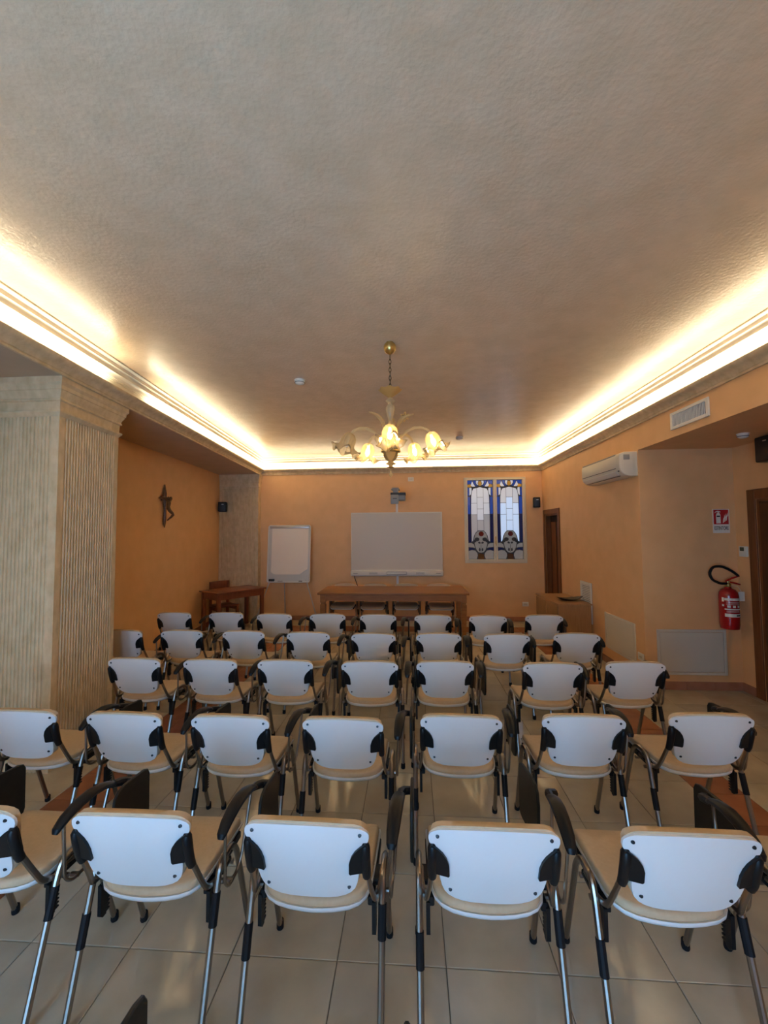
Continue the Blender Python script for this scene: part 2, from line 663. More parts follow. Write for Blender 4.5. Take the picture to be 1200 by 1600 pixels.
# ---- left wall, beam and soffit
bm = B()
plan_prism(bm, [(x_left(YR), YR), (x_left(YB), YB), (x_left(YB) - 0.2, YB), (x_left(YR) - 0.2, YR)], 0, CEIL)
struct(finish('wall_left', bm, 'wall_orange', smooth=False), 'orange plaster left wall')
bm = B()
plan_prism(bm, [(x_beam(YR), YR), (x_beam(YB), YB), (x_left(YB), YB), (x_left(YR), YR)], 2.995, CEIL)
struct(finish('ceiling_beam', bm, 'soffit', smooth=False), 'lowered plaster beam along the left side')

# ---- rear wall with two windows (behind the camera, the daylight comes in here)
bm = B()
xs = [-4.0] + [v for w in REAR_WINDOWS for v in w[:2]] + [3.9]
for i in range(0, len(xs), 2):
    box(bm, xs[i], xs[i + 1], YR - 0.45, YR, 0, CEIL)  # thickness added so the window reveals cut slanting daylight towards the right
for (a, b_, z0, z1) in REAR_WINDOWS:
    box(bm, a, b_, YR - 0.45, YR, 0, z0)
    box(bm, a, b_, YR - 0.45, YR, z1, CEIL)
struct(finish('wall_rear', bm, 'wall_orange', smooth=False), 'orange rear wall with daylight windows')
for i, (a, b_, z0, z1) in enumerate(REAR_WINDOWS):
    bm = B()
    f = 0.05
    m_ = (a + b_) / 2
    for (xa_, xb_, za_, zb_) in ((a, b_, z0, z0 + f), (a, b_, z1 - f, z1), (a, a + f, z0, z1), (b_ - f, b_, z0, z1), (m_ - f / 2, m_ + f / 2, z0, z1)):
        box(bm, xa_, xb_, YR - 0.42, YR - 0.36, za_, zb_)
    struct(finish('window_%d' % (i + 2), bm, 'frame_cream', smooth=False), 'tall rear window frame')

# ---- cornice: stone strip with the light trough and white crown above
ring = [(XR, YR), (XR, YB), (x_beam(YB), YB), (x_beam(YR), YR)]
bm = B()
sweep(bm, [(0.0, 2.992), (0.020, 2.992), (0.022, 3.004), (0.013, 3.008), (0.013, 3.014), (0.020, 3.019), (0.026, 3.034), (0.040, 3.048),
           (0.060, 3.058), (0.074, 3.068), (0.083, 3.082), (0.085, 3.100), (0.078, 3.100), (0.072, 3.078), (0.060, 3.064), (0.0, 3.060)], ring)
struct(finish('trim_1', bm, 'stone', ang=0.5), 'stone coloured cornice strip hiding the light tubes')
bm = B()
sweep(bm, [(0.0, 3.06), (0.001, 3.165), (0.003, 3.176), (0.010, 3.178), (0.010, 3.186), (0.016, 3.188), (0.018, 3.196), (0.024, 3.198),
           (0.030, 3.216), (0.044, 3.230), (0.056, 3.234), (0.056, 3.242), (0.050, 3.246), (0.052, 3.268), (0.060, 3.280), (0.066, 3.284),
           (0.066, 3.292), (0.062, 3.295), (0.066, 3.315), (0.080, 3.326), (0.086, 3.330), (0.086, 3.339), (0.078, 3.340), (0.078, CEIL + 0.002)], ring)
struct(finish('trim_2', bm, 'crown_white', ang=0.5), 'white stepped crown moulding lit from below')


# ---- fluted pillars
def flute_line(p, q, pitch=0.031, depth=0.014, margin=0.05):
    """plan points from p to q with grooves cut to the right of travel"""
    p, q = Vector(p), Vector(q)
    d = (q - p)
    L = d.length
    d.normalize()
    nrm = Vector((-d.y, d.x))
    n = int((L - 2 * margin) / pitch)
    m = (L - n * pitch) / 2
    pts = [p]
    for k in range(n):
        s = m + k * pitch
        for f, dep in ((0.14, 0), (0.22, 0.6), (0.38, 0.95), (0.62, 0.95), (0.78, 0.6), (0.86, 0)):
            pts.append(p + d * (s + f * pitch) + nrm * (dep * depth))
    pts.append(q)
    return pts


CAP = [(0.0, 2.70), (0.022, 2.728), (0.024, 2.742), (0.004, 2.750), (0.006, 2.815), (0.020, 2.822), (0.020, 2.834), (0.014, 2.840),
       (0.020, 2.862), (0.034, 2.886), (0.036, 2.898), (0.044, 2.902), (0.046, 2.930), (0.058, 2.946), (0.062, 2.952), (0.062, 2.996)]
pil = bpy.data.objects.new('trim_pillar', None)
COL.objects.link(pil)
struct(pil, 'wide fluted stone pillar at the left edge')
c1 = (x_beam(2.97) - 0.060, 2.97)
c2 = (x_beam(3.70) - 0.060, 3.70)
l1 = (x_left(2.97) + 0.01, 2.97)
l2 = (x_left(3.70) + 0.01, 3.70)
front = flute_line(l1, c1)
side = flute_line(c1, c2)
bm = B()
plan_prism(bm, front + side[1:] + [Vector(l2)], 0.0, 2.752)
finish('shaft', bm, 'stone', pil, smooth=False)
bm = B()
sweep(bm, CAP, [l1, c1, c2, l2], closed=False, side=-1)
finish('capital', bm, 'stone', pil, ang=0.5)
pil2 = bpy.data.objects.new('trim_pilaster', None)
COL.objects.link(pil2)
struct(pil2, 'fluted stone pilaster in the far left corner')
p1 = (x_left(8.22) + 0.005, 8.22)
p2 = (-3.132, 8.22)
p3 = (-3.132, 8.36)
bm = B()
plan_prism(bm, flute_line(p1, p2) + [Vector(p3), Vector((p1[0], 8.36))], 0.0, 2.752)
finish('shaft', bm, 'stone', pil2, smooth=False)
bm = B()
sweep(bm, [(o_ * 0.5, z) for (o_, z) in CAP], [p1, p2, p3], closed=False, side=-1)
box(bm, p1[0], p2[0], 8.222, 8.36, 2.75, 2.99)
finish('capital', bm, 'stone', pil2, ang=0.5)

# ---- tiled baseboards
_base_mesh = {}


def baseboard(name, p, q, label, h=0.09, t=0.012, L=0.305):
    """p->q along the wall foot, room on the left of travel"""
    p, q = Vector(p), Vector(q)
    d = (q - p)
    tot = d.length
    ang = math.atan2(d.y, d.x)
    root = bpy.data.objects.new(name, None)
    COL.objects.link(root)
    root.location = (p.x, p.y, 0)
    root.rotation_euler = (0, 0, ang)
    struct(root, label)
    s = 0.0
    while s < tot - 0.01:
        w = min(L, tot - s)
        key = round(w, 3)
        if key not in _base_mesh:
            b_ = B()
            box(b_, 0.0015, w - 0.0015, 0.0, t, 0.0, h, bev=0.002, seg=1)
            o_ = finish('baseboard_tile', b_, 'base_tile', root, smooth=False)
            _base_mesh[key] = o_.data
        else:
            o_ = bpy.data.objects.new('baseboard_tile', _base_mesh[key])
            COL.objects.link(o_)
            o_.parent = root
        o_.location = (s, 0, 0)
        s += L


baseboard('baseboard_back', (XR, YB), (-3.13, YB), 'brown tile baseboard on the far wall')
baseboard('baseboard_right', (XR, YA), (XR, 7.41), 'brown tile baseboard on the right wall')
baseboard('baseboard_alcove', (XA, YA), (XR, YA), 'brown tile baseboard in the alcove')
baseboard('baseboard_entrance', (XA, 4.69), (XA, YA), 'brown tile baseboard beside the doorway')
baseboard('baseboard_left', (x_left(8.2), 8.2), (x_left(3.72), 3.72), 'brown tile baseboard on the left wall')


# ---- doors (kind structure)
def door(name, x, y0, y1, z, label, depth=0.12, cas=0.09):
    """door in a wall that faces -x; opening y0..y1, height z"""
    root = bpy.data.objects.new(name, None)
    COL.objects.link(root)
    struct(root, label)
    b_ = B()
    for (a, c, z0, z1) in ((y0 - cas, y0, 0, z + cas), (y1, y1 + cas, 0, z + cas), (y0, y1, z, z + cas)):
        box(b_, x - 0.018, x, a, c, z0, z1, bev=0.005, seg=1)
    finish('casing', b_, 'wood_door', root, smooth=False)
    b_ = B()
    for (a, c, z0, z1) in ((y0, y0 + 0.03, 0, z), (y1 - 0.03, y1, 0, z), (y0 + 0.03, y1 - 0.03, z - 0.03, z)):
        box(b_, x + 0.001, x + depth + 0.02, a, c, z0, z1)
    finish('jamb', b_, 'wood_door', root, smooth=False)
    return root


d1 = door('door_1', XR, D1Y0, D1Y1, D1Z, 'brown wooden door beside the cabinet')
bm = B()
box(bm, XR + 0.09, XR + 0.13, D1Y0 + 0.03, D1Y1 - 0.03, 0.005, D1Z - 0.03)
leaf = finish('door_leaf_or_shade_sheet', bm, 'wood_dark', d1, smooth=False)
bm = B()
for k in range(2):
    a = D1Y0 + 0.08 + k * 0.30
    box(bm, XR + 0.082, XR + 0.0905, a, a + 0.24, 0.2, 1.95, bev=0.006, seg=1)
finish('door_panel', bm, 'wood_door', leaf, smooth=False)
d2 = door('door_2', XA, D2Y0, D2Y1, D2Z, 'dark brown entrance doorway at the right edge', cas=0.105)
bm = B()
box(bm, XA + 0.10, XA + 0.14, D2Y0 + 0.03, D2Y1 - 0.03, 0.005, D2Z - 0.03)
leaf = finish('door_leaf_or_shade_sheet', bm, 'wood_dark', d2, smooth=False)  # dark sheet in place of the open doorway's shaded interior
bm = B()
tube(bm, round_path([(XA + 0.10, D2Y1 - 0.1, 1.0), (XA + 0.05, D2Y1 - 0.1, 1.0), (XA + 0.05, D2Y1 - 0.22, 1.0)], 0.02), 0.009)
finish('shade_sheet_handle', bm, 'brass', leaf)

# ---- stained glass window in the far wall
win = bpy.data.objects.new('window_1', None)
COL.objects.link(win)
struct(win, 'two-leaf stained glass window with cream frame')
YF = YB - 0.025
bm = B()
fw_ = 0.022
for (x0, x1, z0, z1) in ((WX0 - 0.012, WX0 + fw_, WZ0 - 0.012, WZ1 + 0.012), (WX1 - fw_, WX1 + 0.012, WZ0 - 0.012, WZ1 + 0.012),
                         (WX0 + fw_, WX1 - fw_, WZ0 - 0.012, WZ0 + fw_), (WX0 + fw_, WX1 - fw_, WZ1 - fw_, WZ1 + 0.012)):
    box(bm, x0, x1, YB - 0.018, YB + 0.04, z0, z1, bev=0.004, seg=1)
finish('window_frame', bm, 'frame_cream', win, smooth=False)
LEAVES = [(1.106, 1.683), (1.687, 2.264)]
GZ0, GZ1 = 1.222, 2.818


def glass_piece(parent, poly, mat, dy=0.0, gx0=0, gx1=1):
    """poly in leaf units (0..310 across, 0..935 down from the top)"""
    def f(y):
        return lambda p: (gx0 + (gx1 - gx0) * p[0] / 310.0, y, GZ1 - (GZ1 - GZ0) * p[1] / 935.0)
    b_ = B()
    prism(b_, poly, f(YB + 0.012), f(YB + 0.006 - dy))
    return finish('glass_piece', b_, mat, parent, smooth=False)


def ell(cx, cy, rx, ry, n=14, a0=0, a1=360):
    full = (a1 - a0) >= 360
    return [(cx + rx * math.cos(math.radians(a0 + (a1 - a0) * k / (n if full else n - 1))),
             cy + ry * math.sin(math.radians(a0 + (a1 - a0) * k / (n if full else n - 1)))) for k in range(n)]


def mirror(poly):
    return [(310 - x, y) for x, y in poly][::-1]


for li, (lx0, lx1) in enumerate(LEAVES):
    gx0, gx1 = lx0 + 0.036, lx1 - 0.036
    if li == 0:
        gx1 += 0.004
    bm = B()
    for (x0, x1, z0, z1) in ((lx0, gx0, WZ0 + 0.02, WZ1 - 0.02), (gx1, lx1, WZ0 + 0.02, WZ1 - 0.02), (gx0, gx1, WZ0 + 0.02, GZ0), (gx0, gx1, GZ1, WZ1 - 0.02)):
        box(bm, x0, x1, YB - 0.030, YB + 0.03, z0, z1, bev=0.005, seg=1)
    lf = finish('window_sash', bm, 'frame_cream', win, smooth=False)
    bm = B()
    box(bm, gx0, gx1, YB + 0.010, YB + 0.016, GZ0, GZ1)
    finish('lead_came', bm, 'lead', lf, smooth=False)  # opaque plate; pane glow replaces daylight through the opening

    def gp(poly, mat, dy=0.0, both=False):
        glass_piece(lf, poly, mat, dy, gx0, gx1)
        if both:
            glass_piece(lf, mirror(poly), mat, dy, gx0, gx1)
    sky = 'glass_glow_sky' if li == 1 else 'glass_glow_pale'
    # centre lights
    gp([(118, 92), (150, 84), (160, 84), (192, 92), (192, 201), (118, 201)], 'glass_glow_pale')
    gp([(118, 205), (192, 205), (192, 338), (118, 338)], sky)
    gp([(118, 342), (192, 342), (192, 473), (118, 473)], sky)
    gp([(118, 477), (192, 477), (192, 596), (118, 596)], sky if li else 'glass_glow_dim')
    gp([(114, 92), (114, 270), (46, 270), (48, 190), (58, 130), (76, 100)], 'glass_glow_pale', both=True)
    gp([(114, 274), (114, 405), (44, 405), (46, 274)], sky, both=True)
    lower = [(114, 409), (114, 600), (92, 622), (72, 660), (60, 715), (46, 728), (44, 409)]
    gp(lower, 'glass_glow_sky' if li else 'glass_glow_dim', both=True)
    # blue side strips and the white shoulders
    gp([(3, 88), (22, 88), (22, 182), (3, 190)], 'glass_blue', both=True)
    gp([(27, 88), (52, 92), (54, 120), (44, 168), (27, 182)], 'glass_glow_pale', both=True)
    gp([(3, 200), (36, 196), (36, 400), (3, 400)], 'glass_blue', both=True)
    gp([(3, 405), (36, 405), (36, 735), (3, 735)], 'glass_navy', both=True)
    # crest
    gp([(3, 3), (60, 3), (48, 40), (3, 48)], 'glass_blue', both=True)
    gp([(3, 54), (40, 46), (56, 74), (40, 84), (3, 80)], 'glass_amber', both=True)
    gp([(62, 12), (76, 42), (98, 74), (66, 76), (42, 60)], 'glass_glow_pale', both=True)
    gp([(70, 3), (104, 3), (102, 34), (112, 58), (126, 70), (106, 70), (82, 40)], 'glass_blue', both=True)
    gp([(110, 5), (140, 5), (132, 24), (128, 42), (138, 60), (120, 52), (108, 30)], 'glass_glow_pale', both=True)
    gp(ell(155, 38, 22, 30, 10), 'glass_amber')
    # foot: rose, leaves, vase, discs
    gp([(118, 604), (192, 604), (222, 640), (238, 700), (226, 712), (200, 680), (155, 700), (110, 680), (84, 712), (72, 700), (88, 640)], 'glass_glow_faint')
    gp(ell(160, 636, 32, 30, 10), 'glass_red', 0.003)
    for s in (1,):
        gp(ell(108, 700, 30, 23, 9), 'lead', 0.003, both=True)
        gp([(58, 730), (70, 716), (88, 712), (92, 724), (76, 736)], 'lead', 0.003, both=True)
    gp([(120, 700), (155, 690), (190, 700), (214, 730), (232, 740), (222, 790), (206, 828), (186, 850), (155, 858), (124, 850), (104, 828), (88, 790), (78, 740), (96, 730)], 'glass_glow_faint')
    gp([(120, 734), (134, 726), (148, 734), (153, 748), (138, 752), (126, 748)], 'lead', 0.003, both=True)
    gp([(153, 760), (157, 760), (157, 852), (153, 852)], 'lead', 0.002)
    gp([(134, 796), (148, 812), (147, 838), (134, 842), (126, 824)], 'lead', 0.003, both=True)
    gp([(4, 742), (40, 742), (70, 760), (82, 800), (60, 795), (4, 790)], 'glass_glow_faint', both=True)
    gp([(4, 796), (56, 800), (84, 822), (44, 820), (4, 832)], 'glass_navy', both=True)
    gp([(4, 838), (44, 826), (84, 832), (110, 862), (114, 890), (100, 931), (4, 931)], 'glass_glow_faint', both=True)
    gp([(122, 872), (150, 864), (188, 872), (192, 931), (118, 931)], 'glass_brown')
bm = B()
box(bm, 1.674, 1.696, YB - 0.040, YB - 0.030, 1.53, 1.68, bev=0.004, seg=1)
tube(bm, [(1.685, YB - 0.045, 1.60), (1.685, YB - 0.062, 1.60), (1.685, YB - 0.066, 1.56), (1.685, YB - 0.066, 1.50)], 0.008)
finish('window_handle', bm, 'brass', win)
for zz in (1.30, 2.68):
    for xx in (WX0 - 0.004, WX1 + 0.004):
        bm = B()
        tube(bm, [(xx, YB - 0.03, zz - 0.035), (xx, YB - 0.03, zz + 0.035)], 0.009)
        finish('hinge', bm, 'frame_cream', win)

# ================================================================== FURNITURE ON THE FAR WALL SIDE
# ---- interactive whiteboard
wb = thing('whiteboard', 'large white interactive board with speaker tray on the far wall', 'whiteboard', (-0.30, YB, 0.9))
W2, WH0, WH1 = 0.925, 0.02, 1.285
bm = B()
box(bm, -W2, W2, -0.06, -0.030, WH0, WH1, bev=0.012)
finish('frame', bm, 'board_frame', wb)
bm = B()
box(bm, -W2 + 0.022, W2 - 0.022, -0.064, -0.058, WH0 + 0.115, WH1 - 0.022)
finish('board_surface', bm, 'board_white', wb, smooth=False)
bm = B()
box(bm, -W2 - 0.005, W2 + 0.005, -0.11, -0.030, 0.0, 0.115, bev=0.022, seg=3)
tray = finish('tray', bm, 'board_frame', wb)
bm = B()
for (x0, x1, z0, z1) in ((-0.20, 0.20, 0.030, 0.036), (-0.20, 0.20, 0.080, 0.086), (-0.20, -0.194, 0.030, 0.086), (0.194, 0.20, 0.030, 0.086)):
    box(bm, x0, x1, -0.1125, -0.1085, z0, z1)
finish('pen_slot', bm, 'dark_grey', tray, smooth=False)
for sx in (-0.47, 0.47):
    bm = B()
    for k in range(16):
        box(bm, sx - 0.08 + k * 0.0105, sx - 0.08 + k * 0.0105 + 0.005, -0.1115, -0.109, 0.036, 0.076)
    finish('speaker_grille', bm, 'plastic_grey', tray, smooth=False)
for sx in (-0.83, 0.83):
    bm = B()
    box(bm, sx - 0.045, sx + 0.045, -0.1115, -0.109, 0.052, 0.062)
    finish('logo', bm, 'dark_grey', tray, smooth=False)

pole = thing('projector_pole', 'white vertical mounting pole behind the interactive board', 'pole', (-0.285, YB, 0.0))
bm = B()
box(bm, -0.022, 0.022, -0.028, 0.0, 0.30, 2.56)
finish('pole', bm, 'plastic_white', pole, smooth=False)

prj = thing('projector', 'grey short-throw projector on an arm above the whiteboard', 'projector', (-0.285, YB, 2.42))
bm = B()
box(bm, -0.05, 0.05, -0.72, -0.03, 0.10, 0.155, bev=0.01)
finish('arm', bm, 'plastic_grey', prj)
bm = B()
box(bm, -0.085, 0.075, -0.70, -0.50, 0.155, 0.175, bev=0.006)
box(bm, -0.07, 0.06, -0.68, -0.54, 0.175, 0.20, bev=0.006)
finish('mount', bm, 'plastic_grey', prj)
bm = B()
box(bm, -0.095, 0.19, -0.75, -0.45, 0.055, 0.10, bev=0.01)
finish('top_cover', bm, 'dark_grey', prj)
bm = B()
box(bm, -0.09, 0.185, -0.745, -0.46, -0.045, 0.055, bev=0.02, seg=3)
finish('body', bm, 'plastic_grey', prj)
bm = B()
box(bm, -0.09, 0.058, -0.765, -0.742, -0.115, 0.058, bev=0.012)
fc_ = finish('mirror_hood', bm, 'projector_grey', prj)
bm = B()
box(bm, -0.05, 0.025, -0.768, -0.764, -0.02, -0.008)
finish('logo', bm, 'dark_grey', fc_, smooth=False)

bm = B()
tube(bm, round_path([(-1.165, YB - 0.02, 0.92), (-1.16, YB - 0.02, 0.86), (-1.11, YB - 0.015, 0.72), (-1.09, YB - 0.015, 0.55), (-1.10, YB - 0.015, 0.12)], 0.05), 0.008, n=6)
tag(finish('cable', bm, 'ink_black'), 'black cable hanging from the whiteboard tray to the floor', 'cable')


def outlet(x, y, z, label, axis='y', w=0.12):
    t = thing('wall_outlet', label, 'outlet', (x, y, z), 0 if axis == 'y' else -math.pi / 2)
    b_ = B()
    box(b_, -w / 2, w / 2, -0.010, 0.0, -0.042, 0.042, bev=0.004)
    finish('cover', b_, 'plastic_white', t)
    b_ = B()
    box(b_, -w / 2 + 0.02, w / 2 - 0.02, -0.0125, -0.009, -0.024, 0.024, bev=0.002, seg=1)
    finish('socket', b_, 'plastic_cream', t)
    b_ = B()
    for sx in (-0.018, 0.002, 0.022):
        lathe(b_, [(0.0, 0), (0.004, 0), (0.004, 0.002), (0.0, 0.002)], 8, Matrix.Translation((sx, -0.0125, 0)) @ Matrix.Rotation(math.pi / 2, 4, 'X'))
    finish('socket_hole', b_, 'ink_black', t)
    return t


outlet(0.005, YB, 2.858, 'white socket plate high on the far wall above the projector', w=0.115)
outlet(2.242, YB, 0.337, 'white wall socket low on the far wall beside the cabinet')
outlet(XR, 4.96, 0.33, 'cream wall socket low near the alcove corner', axis='x')

# ---- long head table
tb = thing('conference_table', 'long brown wooden table in front of the whiteboard', 'table', (-0.325, 7.36, 0))
bm = B()
box(bm, -1.275, 1.275, -0.455, 0.455, 0.728, 0.762, bev=0.006)
finish('tabletop', bm, 'wood_walnut', tb)
bm = B()
for (x0, x1, y0, y1) in ((-1.14, 1.14, -0.42, -0.395), (-1.14, 1.14, 0.395, 0.42), (-1.225, -1.20, -0.34, 0.34), (1.20, 1.225, -0.34, 0.34)):
    box(bm, x0, x1, y0, y1, 0.625, 0.727)
finish('apron', bm, 'wood_walnut', tb, smooth=False)
for sx in (-1, 1):
    for sy in (-1, 1):
        bm = B()
        cx, cy = sx * 1.185, sy * 0.385
        prof = [(0.045, 0.727), (0.045, 0.600), (0.034, 0.590), (0.034, 0.575), (0.046, 0.560), (0.044, 0.45), (0.030, 0.0)]
        rings = [[bm.verts.new((cx + a * h, cy + b_ * h, z)) for a, b_ in ((-1, -1), (1, -1), (1, 1), (-1, 1))] for h, z in prof]
        for r1, r2 in zip(rings[:-1], rings[1:]):
            for k in range(4):
                bm.faces.new((r1[k], r1[(k + 1) % 4], r2[(k + 1) % 4], r2[k]))
        bm.faces.new(rings[0])
        bm.faces.new(rings[-1])
        finish('leg', bm, 'wood_walnut', tb, smooth=False)

# ---- side table in the left corner with a wooden chair behind it
stc = (-3.317, 7.50)
st_ang = math.atan2(0.83, 0.58)
st = thing('side_table', 'red-brown wooden side table standing askew in the left corner', 'table', (stc[0], stc[1], 0), st_ang)
SLn, SWd = 0.50, 0.315
bm = B()
box(bm, -SLn, SLn, -SWd, SWd, 0.722, 0.745, bev=0.004)
finish('tabletop', bm, 'wood_red', st)
bm = B()
for (x0, x1, y0, y1) in ((-0.41, 0.41, -0.28, -0.26), (-0.41, 0.41, 0.26, 0.28), (-0.465, -0.445, -0.22, 0.22), (0.445, 0.465, -0.22, 0.22)):
    box(bm, x0, x1, y0, y1, 0.61, 0.721)
finish('apron', bm, 'wood_red', st, smooth=False)
for sx in (-1, 1):
    for sy in (-1, 1):
        bm = B()
        box(bm, sx * 0.44 - 0.03, sx * 0.44 + 0.03, sy * 0.255 - 0.03, sy * 0.255 + 0.03, 0.0, 0.721, bev=0.003, seg=1)
        finish('leg', bm, 'wood_red', st, smooth=False)

wc = thing('wooden_chair', 'red-brown wooden chair tucked behind the side table', 'chair', (-3.588, 7.689, 0), math.radians(55))
bm = B()
box(bm, -0.20, 0.20, -0.20, 0.20, 0.40, 0.43, bev=0.006)
finish('seat', bm, 'wood_red', wc)
bm = B()
box(bm, -0.195, 0.195, 0.165, 0.185, 0.72, 0.86, bev=0.005)
finish('backrest', bm, 'wood_red', wc)
for sx in (-1, 1):
    for sy in (-1, 1):
        bm = B()
        box(bm, sx * 0.175 - 0.02, sx * 0.175 + 0.02, sy * 0.175 - 0.0225, sy * 0.175 + 0.0225 - (0.011 if sy > 0 else 0) * 0, 0.0, 0.855 if sy > 0 else 0.40, bev=0.003, seg=1)
        finish('leg', bm, 'wood_red', wc, smooth=False)
bm = B()
for sx in (-1, 1):
    box(bm, sx * 0.175 - 0.012, sx * 0.175 + 0.012, -0.15, 0.15, 0.33, 0.39)
finish('seat_rail', bm, 'wood_red', wc, smooth=False)

# ---- flip chart easel
fcx = -2.44
fc = thing('flip_chart', 'white flip chart with blank paper pad on a metal tripod', 'flip chart', (fcx, 8.02, 0))
tilt = Matrix.Translation((0, 0, 0.81)) @ Matrix.Rotation(math.radians(-5), 4, 'X')
FW, FH = 0.425, 1.12
bm = B()
box(bm, -FW, FW, -0.012, 0.012, 0.0, FH, bev=0.008, mat=tilt)
finish('board', bm, 'chart_grey', fc)
bm = B()
tube(bm, [tilt @ Vector(p) for p in ((-FW, -0.008, 0.02), (-FW, -0.008, FH - 0.02), (-FW + 0.02, -0.008, FH), (FW - 0.02, -0.008, FH), (FW, -0.008, FH - 0.02),
                                     (FW, -0.008, 0.02), (FW - 0.02, -0.008, 0.0), (-FW + 0.02, -0.008, 0.0))], 0.014, n=8, closed=True)
finish('frame', bm, 'board_frame', fc)
bm = B()
box(bm, -FW + 0.03, FW - 0.03, -0.034, -0.013, FH - 0.055, FH - 0.012, bev=0.008, mat=tilt)
finish('paper_clamp', bm, 'steel_grey', fc)
# paper pad with one turned corner
bm = B()
P0x, P1x, Pz0, Pz1 = -FW + 0.075, FW - 0.035, 0.15, FH - 0.045
nx, nz = 14, 18
grid = []
for j in range(nz + 1):
    row = []
    for i in range(nx + 1):
        x = P0x + (P1x - P0x) * i / nx
        z = Pz0 + (Pz1 - Pz0) * j / nz
        y = -0.020 - 0.004 * math.sin(j * 1.3) * (1 - j / nz)
        # corners curl up and fold in
        for cx, s, reach in ((P0x, 1, 0.055), (P1x, -1, 0.13)):
            d = reach - ((x - cx) * s * 0.8 + (z - Pz0) * 1.2)
            if d > 0:
                x += s * d * 0.55
                z += d * 0.50
                y -= d * 0.18
        row.append(bm.verts.new(tilt @ Vector((x, y, z))))
    grid.append(row)
for j in range(nz):
    for i in range(nx):
        bm.faces.new((grid[j][i], grid[j][i + 1], grid[j + 1][i + 1], grid[j + 1][i]))
finish('paper_pad', bm, 'paper', fc)
bm = B()
box(bm, -FW + 0.01, FW - 0.01, -0.05, -0.013, 0.0, 0.012, mat=tilt)
finish('pen_tray', bm, 'board_frame', fc, smooth=False)
for sx, spread, ty in ((-1, 1, -0.06), (1, 1, -0.06)):
    bm = B()
    tube(bm, [(sx * 0.36, -0.01, 0.86), (sx * 0.64, ty - 0.05, 0.0)], 0.011, n=8)
    finish('leg', bm, 'steel_grey', fc)
bm = B()
tube(bm, [(-0.09, 0.03, 1.0), (-0.12, 0.22, 0.0)], 0.011, n=8)
finish('leg', bm, 'steel_grey', fc)
bm = B()
box(bm, fcx - FW + 0.045, fcx - FW + 0.155, 7.965, 8.005, 0.828, 0.873, bev=0.008)
tag(finish('board_eraser', bm, 'ink_black'), 'small black eraser on the flip chart tray', 'eraser')
bm = B()
tube(bm, [(fcx - 0.20, 7.985, 0.830), (fcx - 0.10, 7.985, 0.830)], 0.009)
tag(finish('marker_pen', bm, 'plastic_grey'), 'grey marker pen lying on the flip chart tray', 'marker')
bm = B()
tube(bm, [(fcx + 0.22, 7.985, 0.830), (fcx + 0.29, 7.985, 0.830)], 0.009)
tag(finish('marker_pen', bm, 'ink_black'), 'short black marker at the right of the flip chart tray', 'marker')

# ---- cabinet on the right with a tray
cb = thing('cabinet', 'low light-brown wooden cabinet against the right wall', 'cabinet', (2.12, 6.16, 0))
bm = B()
box(bm, 0.0, 0.46, 0.0, 1.02, 0.05, 0.700, bev=0.003, seg=1)
finish('body', bm, 'wood_cabinet', cb, smooth=False)
bm = B()
box(bm, -0.015, 0.47, -0.02, 1.04, 0.701, 0.722, bev=0.003, seg=1)
finish('cabinet_top', bm, 'wood_cabinet', cb, smooth=False)
bm = B()
box(bm, 0.03, 0.44, 0.02, 1.0, 0.0, 0.05)
finish('plinth', bm, 'wood_dark', cb, smooth=False)
for k in range(2):
    bm = B()
    box(bm, -0.016, -0.001, 0.012 + k * 0.50, 0.506 + k * 0.50, 0.07, 0.685, bev=0.003, seg=1)
    dd = finish('cabinet_door', bm, 'wood_cabinet', cb, smooth=False)
    bm = B()
    yk = 0.46 if k == 0 else 0.56
    tube(bm, [(-0.016, yk, 0.42), (-0.030, yk, 0.42)], 0.009)
    finish('knob', bm, 'brass', dd)
ty_ = thing('tray', 'dark boat-shaped tray lying on the cabinet', 'tray', (2.395, 6.47, 0.722), math.radians(8))
bm = B()
n = 20
rings = []
for (s, z, hi_) in ((0.35, 0.0, 0), (0.6, 0.006, 0.004), (1.0, 0.026, 0.034)):
    ring = []
    for k in range(n):
        a = 2 * math.pi * k / n
        ex = 0.21 * s * math.cos(a)
        ring.append(bm.verts.new((ex, 0.105 * s * math.sin(a) * (1 - 0.35 * abs(math.cos(a)) ** 3), z + hi_ * abs(math.cos(a)) ** 2)))
    rings.append(ring)
for r1, r2 in zip(rings[:-1], rings[1:]):
    for k in range(n):
        bm.faces.new((r1[k], r1[(k + 1) % n], r2[(k + 1) % n], r2[k]))
bm.faces.new(rings[0])
finish('shell', bm, 'tray_dark', ty_)
bm = B()
rings2 = []
for (s, z, hi_) in ((0.33, 0.004, 0), (0.6, 0.0105, 0.004), (0.985, 0.0285, 0.034)):
    ring = []
    for k in range(n):
        a = 2 * math.pi * k / n
        ring.append(bm.verts.new((0.21 * s * math.cos(a), 0.105 * s * math.sin(a) * (1 - 0.35 * abs(math.cos(a)) ** 3), z + hi_ * abs(math.cos(a)) ** 2)))
    rings2.append(ring)
for r1, r2 in zip(rings2[:-1], rings2[1:]):
    for k in range(n):
        bm.faces.new((r1[k], r1[(k + 1) % n], r2[(k + 1) % n], r2[k]))
bm.faces.new(rings2[0])
finish('inside', bm, 'tray_inside', ty_)

